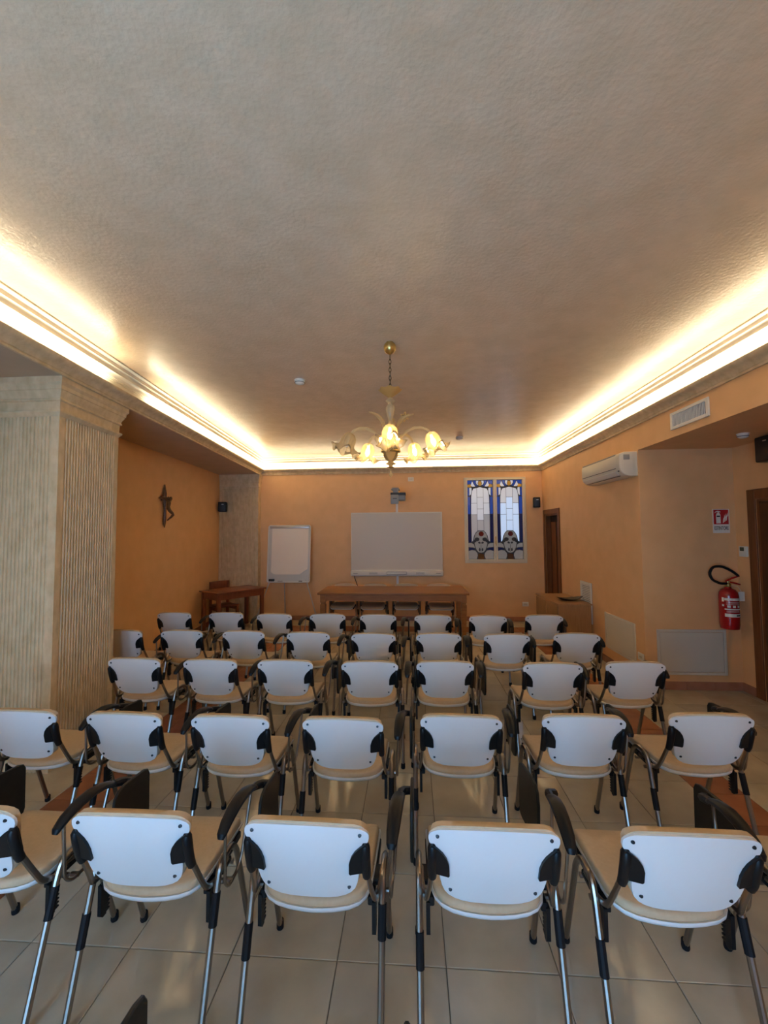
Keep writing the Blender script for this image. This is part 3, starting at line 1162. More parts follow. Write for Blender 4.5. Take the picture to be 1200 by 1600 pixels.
# ---- wall grille above/behind the cabinet
gr = thing('wall_grille', 'white slatted ventilation grille behind the cabinet', 'grille', (XR, 6.39, 0.42), -math.pi / 2)
bm = B()
box(bm, -0.185, 0.185, -0.006, 0.0, 0.0, 0.59)
finish('backing', bm, 'plastic_grey', gr, smooth=False)
bm = B()
for (x0, x1, z0, z1) in ((-0.19, -0.15, 0, 0.59), (0.15, 0.19, 0, 0.59), (-0.15, 0.15, 0, 0.035), (-0.15, 0.15, 0.555, 0.59)):
    box(bm, x0, x1, -0.018, -0.006, z0, z1)
finish('frame', bm, 'plastic_white', gr, smooth=False)
for k in range(20):
    bm = B()
    z = 0.045 + k * 0.0258
    box(bm, -0.15, 0.15, -0.016, -0.007, z, z + 0.013, mat=None)
    finish('slat', bm, 'plastic_white', gr, smooth=False)


# ---- flush wall panels (radiator covers)
def wall_panel(label, loc, w, h, rotz, bevelled):
    t = thing('wall_panel', label, 'panel', loc, rotz)
    b_ = B()
    f = 0.028
    for (x0, x1, z0, z1) in ((-w / 2, -w / 2 + f, 0, h), (w / 2 - f, w / 2, 0, h), (-w / 2 + f, w / 2 - f, 0, f), (-w / 2 + f, w / 2 - f, h - f, h)):
        box(b_, x0, x1, -0.014, 0.0, z0, z1, bev=0.003, seg=1)
    finish('frame', b_, 'panel_grey' if bevelled else 'plastic_cream', t, smooth=False)
    b_ = B()
    box(b_, -w / 2 + f + 0.004, w / 2 - f - 0.004, -0.011, 0.0, f + 0.004, h - f - 0.004, bev=0.003, seg=1)
    finish('door', b_, 'panel_grey' if bevelled else 'plastic_cream', t, smooth=False)
    return t


wall_panel('cream access panel low on the right wall beside the alcove', (XR, 5.435, 0.215), 0.75, 0.465, -math.pi / 2, False)
wall_panel('grey framed access panel below the fire extinguisher sign', (3.113, YA, 0.165), 0.74, 0.50, 0.0, True)

# ---- air conditioner
ac = thing('air_conditioner', 'cream split air conditioner high on the right wall', 'air conditioner', (XR, 5.42, 2.41), -math.pi / 2)
AL, ADp, AH = 0.53, 0.20, 0.285
prof = [(0.0, 0.0), (-0.10, 0.0), (-0.15, 0.018), (-0.185, 0.055), (-ADp, 0.10), (-ADp, 0.235), (-0.185, 0.262), (-0.14, AH), (0.0, AH)]
bm = B()
prism(bm, prof, lambda p: (-AL, p[0], p[1]), lambda p: (AL, p[0], p[1]))
es = [e for e in bm.edges if abs(e.verts[0].co.x - e.verts[1].co.x) < 1e-6 and e.verts[0].co.y < -0.001]
bmesh.ops.bevel(bm, geom=es, offset=0.014, segments=3, profile=0.5, affect='EDGES')
body = finish('body', bm, 'plastic_cream', ac, ang=0.7)
bm = B()
box(bm, -AL + 0.02, AL - 0.13, -0.192, -0.150, 0.255, 0.272, bev=0.003, seg=1, mat=None)
finish('intake_grille', bm, 'plastic_grey', ac, smooth=False)
bm = B()
box(bm, -AL + 0.03, AL - 0.09, -ADp - 0.004, -ADp + 0.01, 0.095, 0.101)
finish('seam', bm, 'dark_grey', ac, smooth=False)
bm = B()
m_ = Matrix.Translation((0, -0.178, 0.046)) @ Matrix.Rotation(math.radians(-46), 4, 'X')
box(bm, -AL + 0.05, AL - 0.09, -0.030, 0.030, -0.010, -0.001, bev=0.003, seg=1, mat=m_)
finish('louvre', bm, 'plastic_white', ac, smooth=False)
bm = B()
box(bm, -AL + 0.05, AL - 0.09, -0.155, -0.149, 0.006, 0.012)
finish('outlet_gap', bm, 'dark_grey', ac, smooth=False)
bm = B()
box(bm, AL - 0.06, AL - 0.035, -0.195, -0.186, 0.055, 0.068, bev=0.002, seg=1)
finish('receiver', bm, 'ink_black', ac, smooth=False)
bm = B()
box(bm, AL + 0.0002, AL + 0.0015, -0.155, -0.085, 0.19, 0.25)
finish('rating_label', bm, 'plastic_grey', ac, smooth=False)

# ---- air vent on the beam
vn = thing('air_vent', 'white air vent with vertical slats under the right cornice', 'vent', (XR, 3.98, 2.775), -math.pi / 2)
VW, VH = 0.265, 0.17
bm = B()
box(bm, -VW + 0.03, VW - 0.03, -0.005, 0.0, 0.025, VH - 0.025)
finish('backing', bm, 'dark_grey', vn, smooth=False)
bm = B()
for (x0, x1, z0, z1) in ((-VW, -VW + 0.035, 0, VH), (VW - 0.035, VW, 0, VH), (-VW + 0.035, VW - 0.035, 0, 0.03), (-VW + 0.035, VW - 0.035, VH - 0.03, VH)):
    box(bm, x0, x1, -0.016, 0.0, z0, z1, bev=0.003, seg=1)
finish('frame', bm, 'plastic_white', vn, smooth=False)
for k in range(23):
    bm = B()
    x = -VW + 0.045 + k * 0.0195
    box(bm, -0.0016, 0.0016, -0.004, 0.004, 0.03, VH - 0.03, mat=Matrix.Translation((x, -0.010, 0)) @ Matrix.Rotation(-0.1, 4, 'Z'))
    finish('slat', bm, 'plastic_white', vn, smooth=False)


# ---- loudspeakers
def speaker(label, loc, rotz, w=0.15, d=0.13, h=0.20):
    t = thing('loudspeaker', label, 'speaker', loc, rotz, 'small black loudspeakers')
    b_ = B()
    box(b_, -w / 2, w / 2, -d - 0.05, -0.05, -h / 2, h / 2, bev=0.014, seg=3)
    finish('cabinet', b_, 'black_plastic', t)
    b_ = B()
    box(b_, -w / 2 + 0.014, w / 2 - 0.014, -d - 0.056, -d - 0.049, -h / 2 + 0.015, h / 2 - 0.015, bev=0.004)
    finish('grille', b_, 'ink_black', t)
    b_ = B()
    box(b_, -0.012, 0.03, -d - 0.0575, -d - 0.0555, h / 2 - 0.055, h / 2 - 0.045)
    finish('logo', b_, 'steel_grey', t, smooth=False)
    b_ = B()
    box(b_, -0.02, 0.02, -0.055, 0.0, -0.02, 0.02)
    finish('bracket', b_, 'black_plastic', t, smooth=False)
    return t


speaker('small black loudspeaker on the left corner pilaster', (-3.86, 8.22, 2.32), math.radians(14), w=0.16)
speaker('small black loudspeaker beside the stained glass window', (2.50, YB, 2.345), math.radians(-12), w=0.13)
speaker('black loudspeaker at the right edge above the doorway', (XA, 4.20, 2.57), math.radians(-90), w=0.24, d=0.15, h=0.25)


# ---- smoke detectors
def detector(label, loc, r=0.055):
    t = thing('smoke_detector', label, 'smoke detector', loc, 0, 'ceiling smoke detectors')
    b_ = B()
    lathe(b_, [(0.0, -0.012), (r, -0.012), (r, 0.0), (0, 0)], 20)
    finish('base', b_, 'plastic_white', t)
    b_ = B()
    lathe(b_, [(r * 0.85, -0.012), (r * 0.92, -0.025), (r * 0.8, -0.036), (r * 0.45, -0.046), (0.0, -0.048)], 20)
    finish('head', b_, 'plastic_white', t)
    b_ = B()
    lathe(b_, [(r * 0.94, -0.026), (r * 0.94, -0.031), (r * 0.86, -0.031)], 20)
    finish('sensor_slot', b_, 'dark_grey', t)
    return t


detector('white smoke detector on the ceiling left of the chandelier', (-1.125, 4.068, CEIL))
detector('small smoke detector on the far ceiling right of the chandelier', (0.815, 6.788, CEIL), 0.06)
detector('white smoke detector on the low alcove ceiling', (3.21, 4.14, SOF), 0.05)

# ---- fire extinguisher, its sign, the thermostat
sg = thing('extinguisher_sign', 'red and white extinguisher sign reading ESTINTORE', 'sign', (3.493, YA, 1.742))
bm = B()
box(bm, -0.090, 0.090, -0.004, 0.0, 0.0, 0.27)
finish('plate', bm, 'sign_white', sg, smooth=False)
bm = B()
box(bm, -0.080, 0.080, -0.0055, -0.0038, 0.098, 0.262)
finish('red_field', bm, 'sign_red', sg, smooth=False)


def sflat(name, poly, mat, y=-0.0068):
    b_ = B()
    prism(b_, poly, lambda p: (p[0], -0.0052, p[1]), lambda p: (p[0], y, p[1]))
    return finish(name, b_, mat, sg, smooth=False)


sflat('extinguisher_symbol', [(-0.054, 0.108), (-0.006, 0.108), (-0.006, 0.200), (-0.012, 0.218), (-0.022, 0.226), (-0.022, 0.236), (-0.006, 0.232), (-0.008, 0.242),
                             (-0.030, 0.250), (-0.052, 0.246), (-0.066, 0.232), (-0.070, 0.222), (-0.058, 0.232), (-0.036, 0.238), (-0.036, 0.226), (-0.048, 0.218), (-0.054, 0.200)], 'sign_white')
sflat('symbol_label', [(-0.048, 0.180), (-0.012, 0.180), (-0.012, 0.196), (-0.048, 0.196)], 'ink_black', -0.0075)
for k in range(3):
    fx, fz = 0.016 + k * 0.016, 0.112 + k * 0.012
    sflat('flame_symbol', [(fx, fz), (fx + 0.010, fz + 0.006), (fx + 0.016, fz + 0.040), (fx + 0.026, fz + 0.062), (fx + 0.022, fz + 0.095), (fx + 0.016, fz + 0.066), (fx + 0.006, fz + 0.046)], 'sign_white')


def text(name, body, size, loc, rot, mat, parent, sx=1.0, extrude=0.0006):
    cu = bpy.data.curves.new(name, 'FONT')
    cu.body = body
    cu.size = size
    cu.align_x = 'CENTER'
    cu.align_y = 'CENTER'
    cu.extrude = extrude
    cu.offset = 0.0003
    cu.materials.append(MATS[mat])
    tmp = bpy.data.objects.new('tmp_text', cu)
    COL.objects.link(tmp)
    dg = bpy.context.evaluated_depsgraph_get()
    me = bpy.data.meshes.new_from_object(tmp.evaluated_get(dg))
    me.name = name
    bpy.data.objects.remove(tmp)
    o_ = bpy.data.objects.new(name, me)
    COL.objects.link(o_)
    o_.parent = parent
    o_.location = loc
    o_.rotation_euler = rot
    o_.scale = (sx, 1, 1)
    return o_


text('lettering', 'ESTINTORE', 0.060, (0, -0.0048, 0.052), (math.pi / 2, 0, 0), 'ink_black', sg, 0.50)

ex = thing('fire_extinguisher', 'red fire extinguisher with black hose on the alcove wall', 'fire extinguisher', (3.455, 4.76, 0.70))
ER = 0.090
bm = B()
lathe(bm, [(0.0, 0.0), (ER * 0.82, 0.0), (ER * 0.93, 0.006), (ER * 0.97, 0.03), (ER, 0.05), (ER, 0.355), (ER * 0.93, 0.395), (ER * 0.7, 0.425), (ER * 0.35, 0.44), (ER * 0.3, 0.455), (0.0, 0.455)], 28)
finish('cylinder', bm, 'ext_red', ex)
bm = B()
lathe(bm, [(0.026, 0.45), (0.03, 0.46), (0.03, 0.485), (0.018, 0.495), (0.018, 0.515), (0.0, 0.515)], 14)
finish('valve', bm, 'brass', ex)
bm = B()
tube(bm, [(-0.02, 0, 0.505), (0.05, 0, 0.50), (0.12, -0.01, 0.478)], [0.011, 0.010, 0.008], n=8)
tube(bm, [(-0.02, 0, 0.515), (0.04, 0, 0.545), (0.115, -0.01, 0.572)], [0.011, 0.010, 0.008], n=8)
finish('handle', bm, 'ext_red', ex)
bm = B()
tube(bm, round_path([(-0.02, -0.01, 0.49), (-0.09, -0.02, 0.49), (-0.175, -0.02, 0.53), (-0.205, -0.02, 0.60), (-0.165, -0.02, 0.675), (-0.07, -0.02, 0.68), (0.03, -0.02, 0.63), (0.10, -0.015, 0.575)], 0.08, 6), 0.014, n=8)
finish('hose', bm, 'rubber', ex)


def band(name, a0, a1, z0, z1, mat, rr):
    b_ = B()
    n_ = 14
    lo, hi = [], []
    for k in range(n_ + 1):
        a = math.radians(a0 + (a1 - a0) * k / n_)
        lo.append(b_.verts.new((rr * math.cos(a), rr * math.sin(a), z0)))
        hi.append(b_.verts.new((rr * math.cos(a), rr * math.sin(a), z1)))
    for k in range(n_):
        b_.faces.new((lo[k], lo[k + 1], hi[k + 1], hi[k]))
    return finish(name, b_, mat, ex)


for (a0, a1, z0, z1) in ((-150, -40, 0.315, 0.340), (-150, -40, 0.215, 0.228), (-150, -40, 0.140, 0.175), (-165, -152, 0.30, 0.345), (-165, -152, 0.25, 0.27)):
    band('label_band', a0, a1, z0, z1, 'sign_white', ER + 0.001)
for a0 in (-135, -105, -75):
    band('pictogram', a0, a0 + 18, 0.240, 0.262, 'sign_white', ER + 0.001)
for z0 in (0.272, 0.284, 0.296, 0.190, 0.200):
    band('print_line', -140, -60, z0, z0 + 0.003, 'sign_white', ER + 0.001)
band('black_mark', -85, -50, 0.148, 0.164, 'ink_black', ER + 0.0018)
bm = B()
box(bm, 0.105, 0.165, -0.004, 0.0, 0.30, 0.40)
tube(bm, [(0.135, -0.002, 0.40), (0.10, -0.005, 0.455), (0.03, -0.005, 0.47)], 0.002, n=5)
finish('inspection_tag', bm, 'sign_white', ex, smooth=False)
bm = B()
box(bm, -0.03, 0.03, ER * 0.9, 0.11, 0.28, 0.36)
finish('bracket', bm, 'dark_grey', ex, smooth=False)

th = thing('thermostat', 'white wall thermostat with dark display beside the doorway', 'thermostat', (XA, 4.765, 1.48), -math.pi / 2)
bm = B()
box(bm, -0.055, 0.055, -0.022, 0.0, 0.0, 0.115, bev=0.006)
finish('housing', bm, 'plastic_white', th)
bm = B()
box(bm, -0.035, 0.020, -0.0245, -0.021, 0.062, 0.104, bev=0.001, seg=1)
finish('display', bm, 'lcd_green', th, smooth=False)

# ---- crucifix on the left wall
cy = 5.99
cr = thing('crucifix', 'small bronze crucifix sculpture hanging on the left wall', 'crucifix', (x_left(cy), cy, 1.875), LEFT_ANG)
bm = B()
tube(bm, [(0.018, 0.01, 0.0), (0.022, 0.0, 0.06), (0.026, -0.008, 0.12), (0.026, 0.004, 0.25), (0.026, -0.004, 0.40), (0.026, 0.006, 0.52), (0.02, 0.0, 0.60), (0.016, 0.004, 0.66)],
     [0.006, 0.020, 0.026, 0.020, 0.022, 0.022, 0.014, 0.005], n=8)
tube(bm, [(0.026, -0.03, 0.34), (0.026, -0.035, 0.45), (0.024, -0.02, 0.57)], [0.008, 0.014, 0.006], n=6)
finish('upright', bm, 'bronze', cr)
bm = B()
tube(bm, [(0.028, -0.19, 0.435), (0.03, -0.12, 0.44), (0.03, -0.04, 0.455), (0.03, 0.05, 0.45), (0.03, 0.12, 0.425), (0.026, 0.19, 0.415)], [0.005, 0.020, 0.022, 0.022, 0.020, 0.005], n=8)
tube(bm, [(0.03, -0.12, 0.40), (0.032, -0.125, 0.45), (0.03, -0.10, 0.49)], [0.006, 0.018, 0.005], n=6)
tube(bm, [(0.03, 0.10, 0.39), (0.032, 0.12, 0.43), (0.03, 0.09, 0.48)], [0.006, 0.018, 0.005], n=6)
finish('crossbeam', bm, 'bronze', cr)
bm = B()
# one continuous small figure: head, torso, legs as one chain, arms joined at the shoulders
tube(bm, [(0.10, 0.012, 0.470), (0.105, 0.012, 0.462), (0.108, 0.010, 0.440), (0.102, 0.006, 0.420), (0.092, 0.002, 0.408), (0.085, 0.0, 0.395), (0.082, 0.0, 0.360), (0.078, 0.0, 0.320),
          (0.080, 0.0, 0.290), (0.098, 0.004, 0.255), (0.135, 0.010, 0.215), (0.145, 0.012, 0.195), (0.115, 0.010, 0.160), (0.075, 0.005, 0.125), (0.06, 0.0, 0.105)],
     [0.006, 0.018, 0.022, 0.018, 0.011, 0.030, 0.030, 0.024, 0.028, 0.026, 0.022, 0.020, 0.016, 0.011, 0.008], n=10)
for s in (-1, 1):
    tube(bm, [(0.085, s * 0.012, 0.395), (0.075, s * 0.05, 0.412), (0.06, s * 0.10, 0.435), (0.045, s * 0.145, 0.455)], [0.013, 0.011, 0.009, 0.007], n=8)
finish('figure', bm, 'bronze', cr)

# ================================================================== CHANDELIER
CHX, CHY = -0.16, 3.31
chd = thing('chandelier', 'gold blown-glass chandelier with five flower shades hanging from the ceiling', 'chandelier', (CHX, CHY, 0))
bm = B()
lathe(bm, [(0.030, CEIL), (0.030, CEIL - 0.010), (0.044, CEIL - 0.016), (0.052, CEIL - 0.038), (0.049, CEIL - 0.062), (0.036, CEIL - 0.084), (0.012, CEIL - 0.100), (0.0, CEIL - 0.102)], 20)
finish('canopy', bm, 'brass', chd)
bm = B()
tube(bm, [(0, 0, CEIL - 0.1), (0, 0, CEIL - 0.15)], 0.004, n=6)
z = CEIL - 0.145
k = 0
while z > 2.96:
    a = k * math.pi / 2
    pts = []
    for q in range(10):
        t_ = 2 * math.pi * q / 10
        pts.append((math.cos(a) * 0.009 * math.cos(t_), math.sin(a) * 0.009 * math.cos(t_), z - 0.018 + 0.022 * math.sin(t_)))
    tube(bm, pts, 0.0032, n=5, closed=True)
    z -= 0.034
    k += 1
finish('chain', bm, 'chain_dark', chd)
bm = B()
lathe(bm, [(0.010, 2.880), (0.022, 2.888), (0.055, 2.912), (0.088, 2.938), (0.094, 2.946), (0.086, 2.942), (0.05, 2.918), (0.014, 2.895)], 30,
      ruffle=lambda i, a: ((1 + 0.06 * math.cos(8 * a), 0.004 * math.cos(8 * a)) if i in (3, 4, 5) else (1, 0)))
finish('upper_dish', bm, 'murano_gold', chd)
bm = B()
lathe(bm, [(0.010, 2.885), (0.022, 2.872), (0.036, 2.858), (0.036, 2.848), (0.020, 2.838), (0.018, 2.826), (0.034, 2.806), (0.038, 2.786), (0.030, 2.75), (0.018, 2.70),
           (0.016, 2.66), (0.026, 2.648), (0.040, 2.62), (0.044, 2.59), (0.036, 2.55)], 18)
finish('stem', bm, 'murano_clear', chd)
bm = B()
lathe(bm, [(0.030, 2.60), (0.062, 2.57), (0.080, 2.53), (0.082, 2.49), (0.074, 2.455)], 20)
finish('hub', bm, 'murano_gold', chd)
bm = B()
lathe(bm, [(0.074, 2.455), (0.080, 2.446), (0.080, 2.432), (0.070, 2.424), (0.0, 2.424)], 24)
finish('ring_cup', bm, 'brass', chd)
bm = B()
lathe(bm, [(0.066, 2.424), (0.058, 2.40), (0.044, 2.375), (0.030, 2.36), (0.020, 2.35), (0.024, 2.343), (0.038, 2.338), (0.040, 2.332), (0.020, 2.326), (0.012, 2.316),
           (0.020, 2.308), (0.030, 2.306), (0.018, 2.300), (0.004, 2.296)], 20, ruffle=lambda i, a: (1 + (0.06 * math.cos(8 * a) if 5 <= i <= 12 else 0.02 * math.cos(16 * a)), 0))
finish('bowl', bm, 'murano_gold', chd)
bm = B()
tube(bm, [(0, 0, 2.30), (0, 0, 2.272)], 0.003, n=6)
lathe(bm, [(0.0, 2.275), (0.006, 2.268), (0.009, 2.258), (0.018, 2.246), (0.018, 2.242), (0.010, 2.236), (0.007, 2.226), (0.0, 2.222)], 12)
finish('drop', bm, 'murano', chd)

shade_bm_prof = [(0.016, -0.004), (0.036, 0.006), (0.050, 0.028), (0.057, 0.055), (0.057, 0.085), (0.060, 0.108), (0.074, 0.130), (0.096, 0.146), (0.108, 0.146)]


def shade_ruffle(i, a):
    w = max(0, i - 4) / 4.0
    return 1 + 0.20 * w * math.cos(5 * a) + 0.035 * math.cos(18 * a), -0.026 * w * math.cos(5 * a)


for ai, deg in enumerate((-90, -18, 54, 126, 198)):
    a = math.radians(deg + 2)
    ca, sa = math.cos(a), math.sin(a)
    path = [(0.055, 2.50), (0.09, 2.545), (0.14, 2.588), (0.20, 2.612), (0.26, 2.610), (0.305, 2.590), (0.335, 2.556)]
    bm = B()
    tube(bm, [(ca * r_, sa * r_, z_) for r_, z_ in path], [0.010, 0.011, 0.012, 0.012, 0.012, 0.011, 0.010], n=10)
    arm = finish('arm', bm, 'murano_clear', chd)
    # shade frame: local z runs down and outwards
    axis = Vector((ca * 0.34, sa * 0.34, -0.94)).normalized()
    xax = Vector((-sa, ca, 0))
    yax = axis.cross(xax)
    org = Vector((ca * 0.330, sa * 0.330, 2.560))
    M_ = Matrix(((xax.x, yax.x, axis.x, org.x), (xax.y, yax.y, axis.y, org.y), (xax.z, yax.z, axis.z, org.z), (0, 0, 0, 1)))
    bm = B()
    lathe(bm, shade_bm_prof, 36, M_, ruffle=shade_ruffle)
    finish('flower_shade', bm, 'murano', arm)
    bm = B()
    lathe(bm, [(0.0, 0.016), (0.012, 0.018), (0.012, 0.042), (0.018, 0.055), (0.022, 0.075), (0.018, 0.095), (0.008, 0.112), (0.0, 0.118)], 12, M_)
    lit = deg != 198
    finish('bulb', bm, 'bulb_lit' if lit else 'bulb_unlit', arm)
    if lit:
        ld = bpy.data.lights.new('bulb_light', 'POINT')
        ld.energy = 0.8
        ld.color = (1.0, 0.72, 0.38)
        ld.shadow_soft_size = 0.03
        lo_ = bpy.data.objects.new('bulb_light', ld)
        COL.objects.link(lo_)
        lp = M_ @ Vector((0, 0, 0.14))
        lo_.location = (CHX + lp.x, CHY + lp.y, lp.z)
    # collar flower where the arm leaves the hub
    bm = B()
    M2 = Matrix.Translation((ca * 0.075, sa * 0.075, 2.50)) @ Matrix.Rotation(a, 4, 'Z') @ Matrix.Rotation(math.radians(50), 4, 'Y')
    lathe(bm, [(0.006, -0.01), (0.016, 0.0), (0.030, 0.012), (0.034, 0.016)], 18, M2, ruffle=lambda i, t_: (1 + (0.2 * math.cos(6 * t_) if i > 1 else 0), 0))
    finish('collar', bm, 'murano', arm)

for (deg, tip, r_tip, z_tip, kind) in ((182, 0, 0.175, 2.765, 'leaf'), (20, 1, 0.12, 2.735, 'flower'), (-4, 0, 0.19, 2.735, 'leaf'), (80, 0, 0.13, 2.74, 'leaf'), (130, 1, 0.11, 2.69, 'flower'), (-60, 0, 0.05, 2.66, 'leaf')):
    a = math.radians(deg)
    ca, sa = math.cos(a), math.sin(a)
    base = 0.045
    pts = []
    for q in range(8):
        t_ = q / 7
        r_ = base + (r_tip - base) * (t_ ** 2.2)
        z_ = 2.56 + (z_tip - 2.56) * (1 - (1 - t_) ** 1.6)
        pts.append((ca * r_, sa * r_, z_))
    bm = B()
    if kind == 'leaf':
        tube(bm, pts, [0.007, 0.010, 0.013, 0.016, 0.017, 0.015, 0.010, 0.004], n=8)
        finish('glass_leaf', bm, 'murano', chd)
    else:
        tube(bm, pts, 0.005, n=8)
        stem_ = finish('flower_stem', bm, 'murano_clear', chd)
        bm = B()
        M2 = Matrix.Translation(pts[-1]) @ Matrix.Rotation(a, 4, 'Z') @ Matrix.Rotation(math.radians(95), 4, 'Y') @ Matrix.Rotation(math.radians(-50), 4, 'X')
        lathe(bm, [(0.0, 0.0), (0.012, 0.006), (0.028, 0.012), (0.036, 0.010)], 24, M2, ruffle=lambda i, t_: (1 + (0.3 * math.cos(6 * t_) if i > 1 else 0), 0))
        finish('flower', bm, 'murano_gold', stem_)


# ================================================================== CHAIRS
def interp(table, z):
    for (z0, w0), (z1, w1) in zip(table[:-1], table[1:]):
        if z0 <= z <= z1:
            t_ = (z - z0) / (z1 - z0)
            return w0 + (w1 - w0) * t_
    return table[0][1] if z < table[0][0] else table[-1][1]


SHELL_W = [(0.508, 0.070), (0.511, 0.100), (0.518, 0.126), (0.530, 0.147), (0.548, 0.162), (0.572, 0.171), (0.598, 0.176), (0.617, 0.178), (0.625, 0.172), (0.631, 0.154),
           (0.653, 0.152), (0.673, 0.156), (0.691, 0.164), (0.705, 0.176), (0.717, 0.192), (0.727, 0.206), (0.735, 0.212), (0.748, 0.216), (0.763, 0.215), (0.772, 0.208), (0.778, 0.196), (0.782, 0.180)]
CUSH_W = [(0.515, 0.10), (0.525, 0.135), (0.545, 0.160), (0.585, 0.178), (0.65, 0.190), (0.71, 0.200), (0.76, 0.207), (0.778, 0.202), (0.787, 0.188), (0.791, 0.168)]


def back_y(z):
    """line of the backrest: leans backwards going up"""
    return -0.214 - 0.078 * (z - 0.508) / 0.275 - 0.008 * math.sin(math.pi * (z - 0.508) / 0.275)


def wrap(x):
    return 0.50 * x * x


def curved_slab(table, zs, y_front, y_back, nx_=12, crown=0.018):
    b_ = B()
    layers = []
    for off in (y_back, y_front):
        rows = []
        for z_ in zs:
            w = interp(table, z_)
            row = []
            for i in range(nx_ + 1):
                s = -1 + 2 * i / nx_
                x = w * s
                zz = z_ + crown * (1 - (x / 0.215) ** 2) * max(0, (z_ - 0.64) / 0.14)
                row.append(b_.verts.new((x, back_y(z_) + wrap(x) + off, zz)))
            rows.append(row)
        layers.append(rows)
    bk, fr = layers
    R = len(zs)
    for rows, flip in ((bk, False), (fr, True)):
        for j in range(R - 1):
            for i in range(nx_):
                q = (rows[j][i], rows[j][i + 1], rows[j + 1][i + 1], rows[j + 1][i])
                b_.faces.new(q[::-1] if flip else q)
    for j in range(R - 1):
        for i in (0, nx_):
            b_.faces.new((bk[j][i], bk[j + 1][i], fr[j + 1][i], fr[j][i]))
    for j in (0, R - 1):
        for i in range(nx_):
            b_.faces.new((bk[j][i], bk[j][i + 1], fr[j][i + 1], fr[j][i]))
    return b_


def seat_outline(grow=0.0, n_=8):
    """plan outline of the seat, counter-clockwise"""
    pts = []
    hw_f, hw_r, yf, yr = 0.205 + grow, 0.200 + grow, 0.245 + grow, -0.190 - grow
    rf, rr = 0.05, 0.11

    def arc(cx, cy_, r_, a0, a1):
        return [(cx + r_ * math.cos(math.radians(a0 + (a1 - a0) * k_ / n_)), cy_ + r_ * math.sin(math.radians(a0 + (a1 - a0) * k_ / n_))) for k_ in range(n_ + 1)]
    pts += arc(hw_f - rf, yf - rf, rf, 0, 90)
    pts += arc(-hw_f + rf, yf - rf, rf, 90, 180)
    g_ = grow
    rear_l = [(-0.203 - g_, 0.02), (-0.201 - g_, -0.05), (-0.196 - g_, -0.095), (-0.184 - g_, -0.128 - g_ * 0.6), (-0.163 - g_ * 0.7, -0.152 - g_ * 0.8),
              (-0.130 - g_ * 0.4, -0.167 - g_), (-0.085, -0.176 - g_), (-0.042, -0.180 - g_)]
    pts += rear_l
    pts += [(0.0, -0.182 - g_)]
    pts += [(-x, y) for x, y in rear_l[::-1]]
    return pts


def seat_dish(x, y):
    """seat surface: front edge rolls down, sides and rear lift a little"""
    z_ = 0.0
    if y > 0.16:
        z_ -= 0.35 * (y - 0.16) ** 2 / 0.085 * 1.0
    z_ += 0.25 * x * x
    return z_


def loft(rings, cap_top=True, cap_bot=True):
    b_ = B()
    R = [[b_.verts.new(p) for p in r_] for r_ in rings]
    n_ = len(R[0])
    for a_, c_ in zip(R[:-1], R[1:]):
        for k_ in range(n_):
            b_.faces.new((a_[k_], a_[(k_ + 1) % n_], c_[(k_ + 1) % n_], c_[k_]))
    if cap_bot:
        b_.faces.new(R[0][::-1])
    if cap_top:
        b_.faces.new(R[-1])
    return b_


def scaled(pts, s, c=(0, 0.03)):
    return [(c[0] + (x - c[0]) * s, c[1] + (y - c[1]) * s) for x, y in pts]


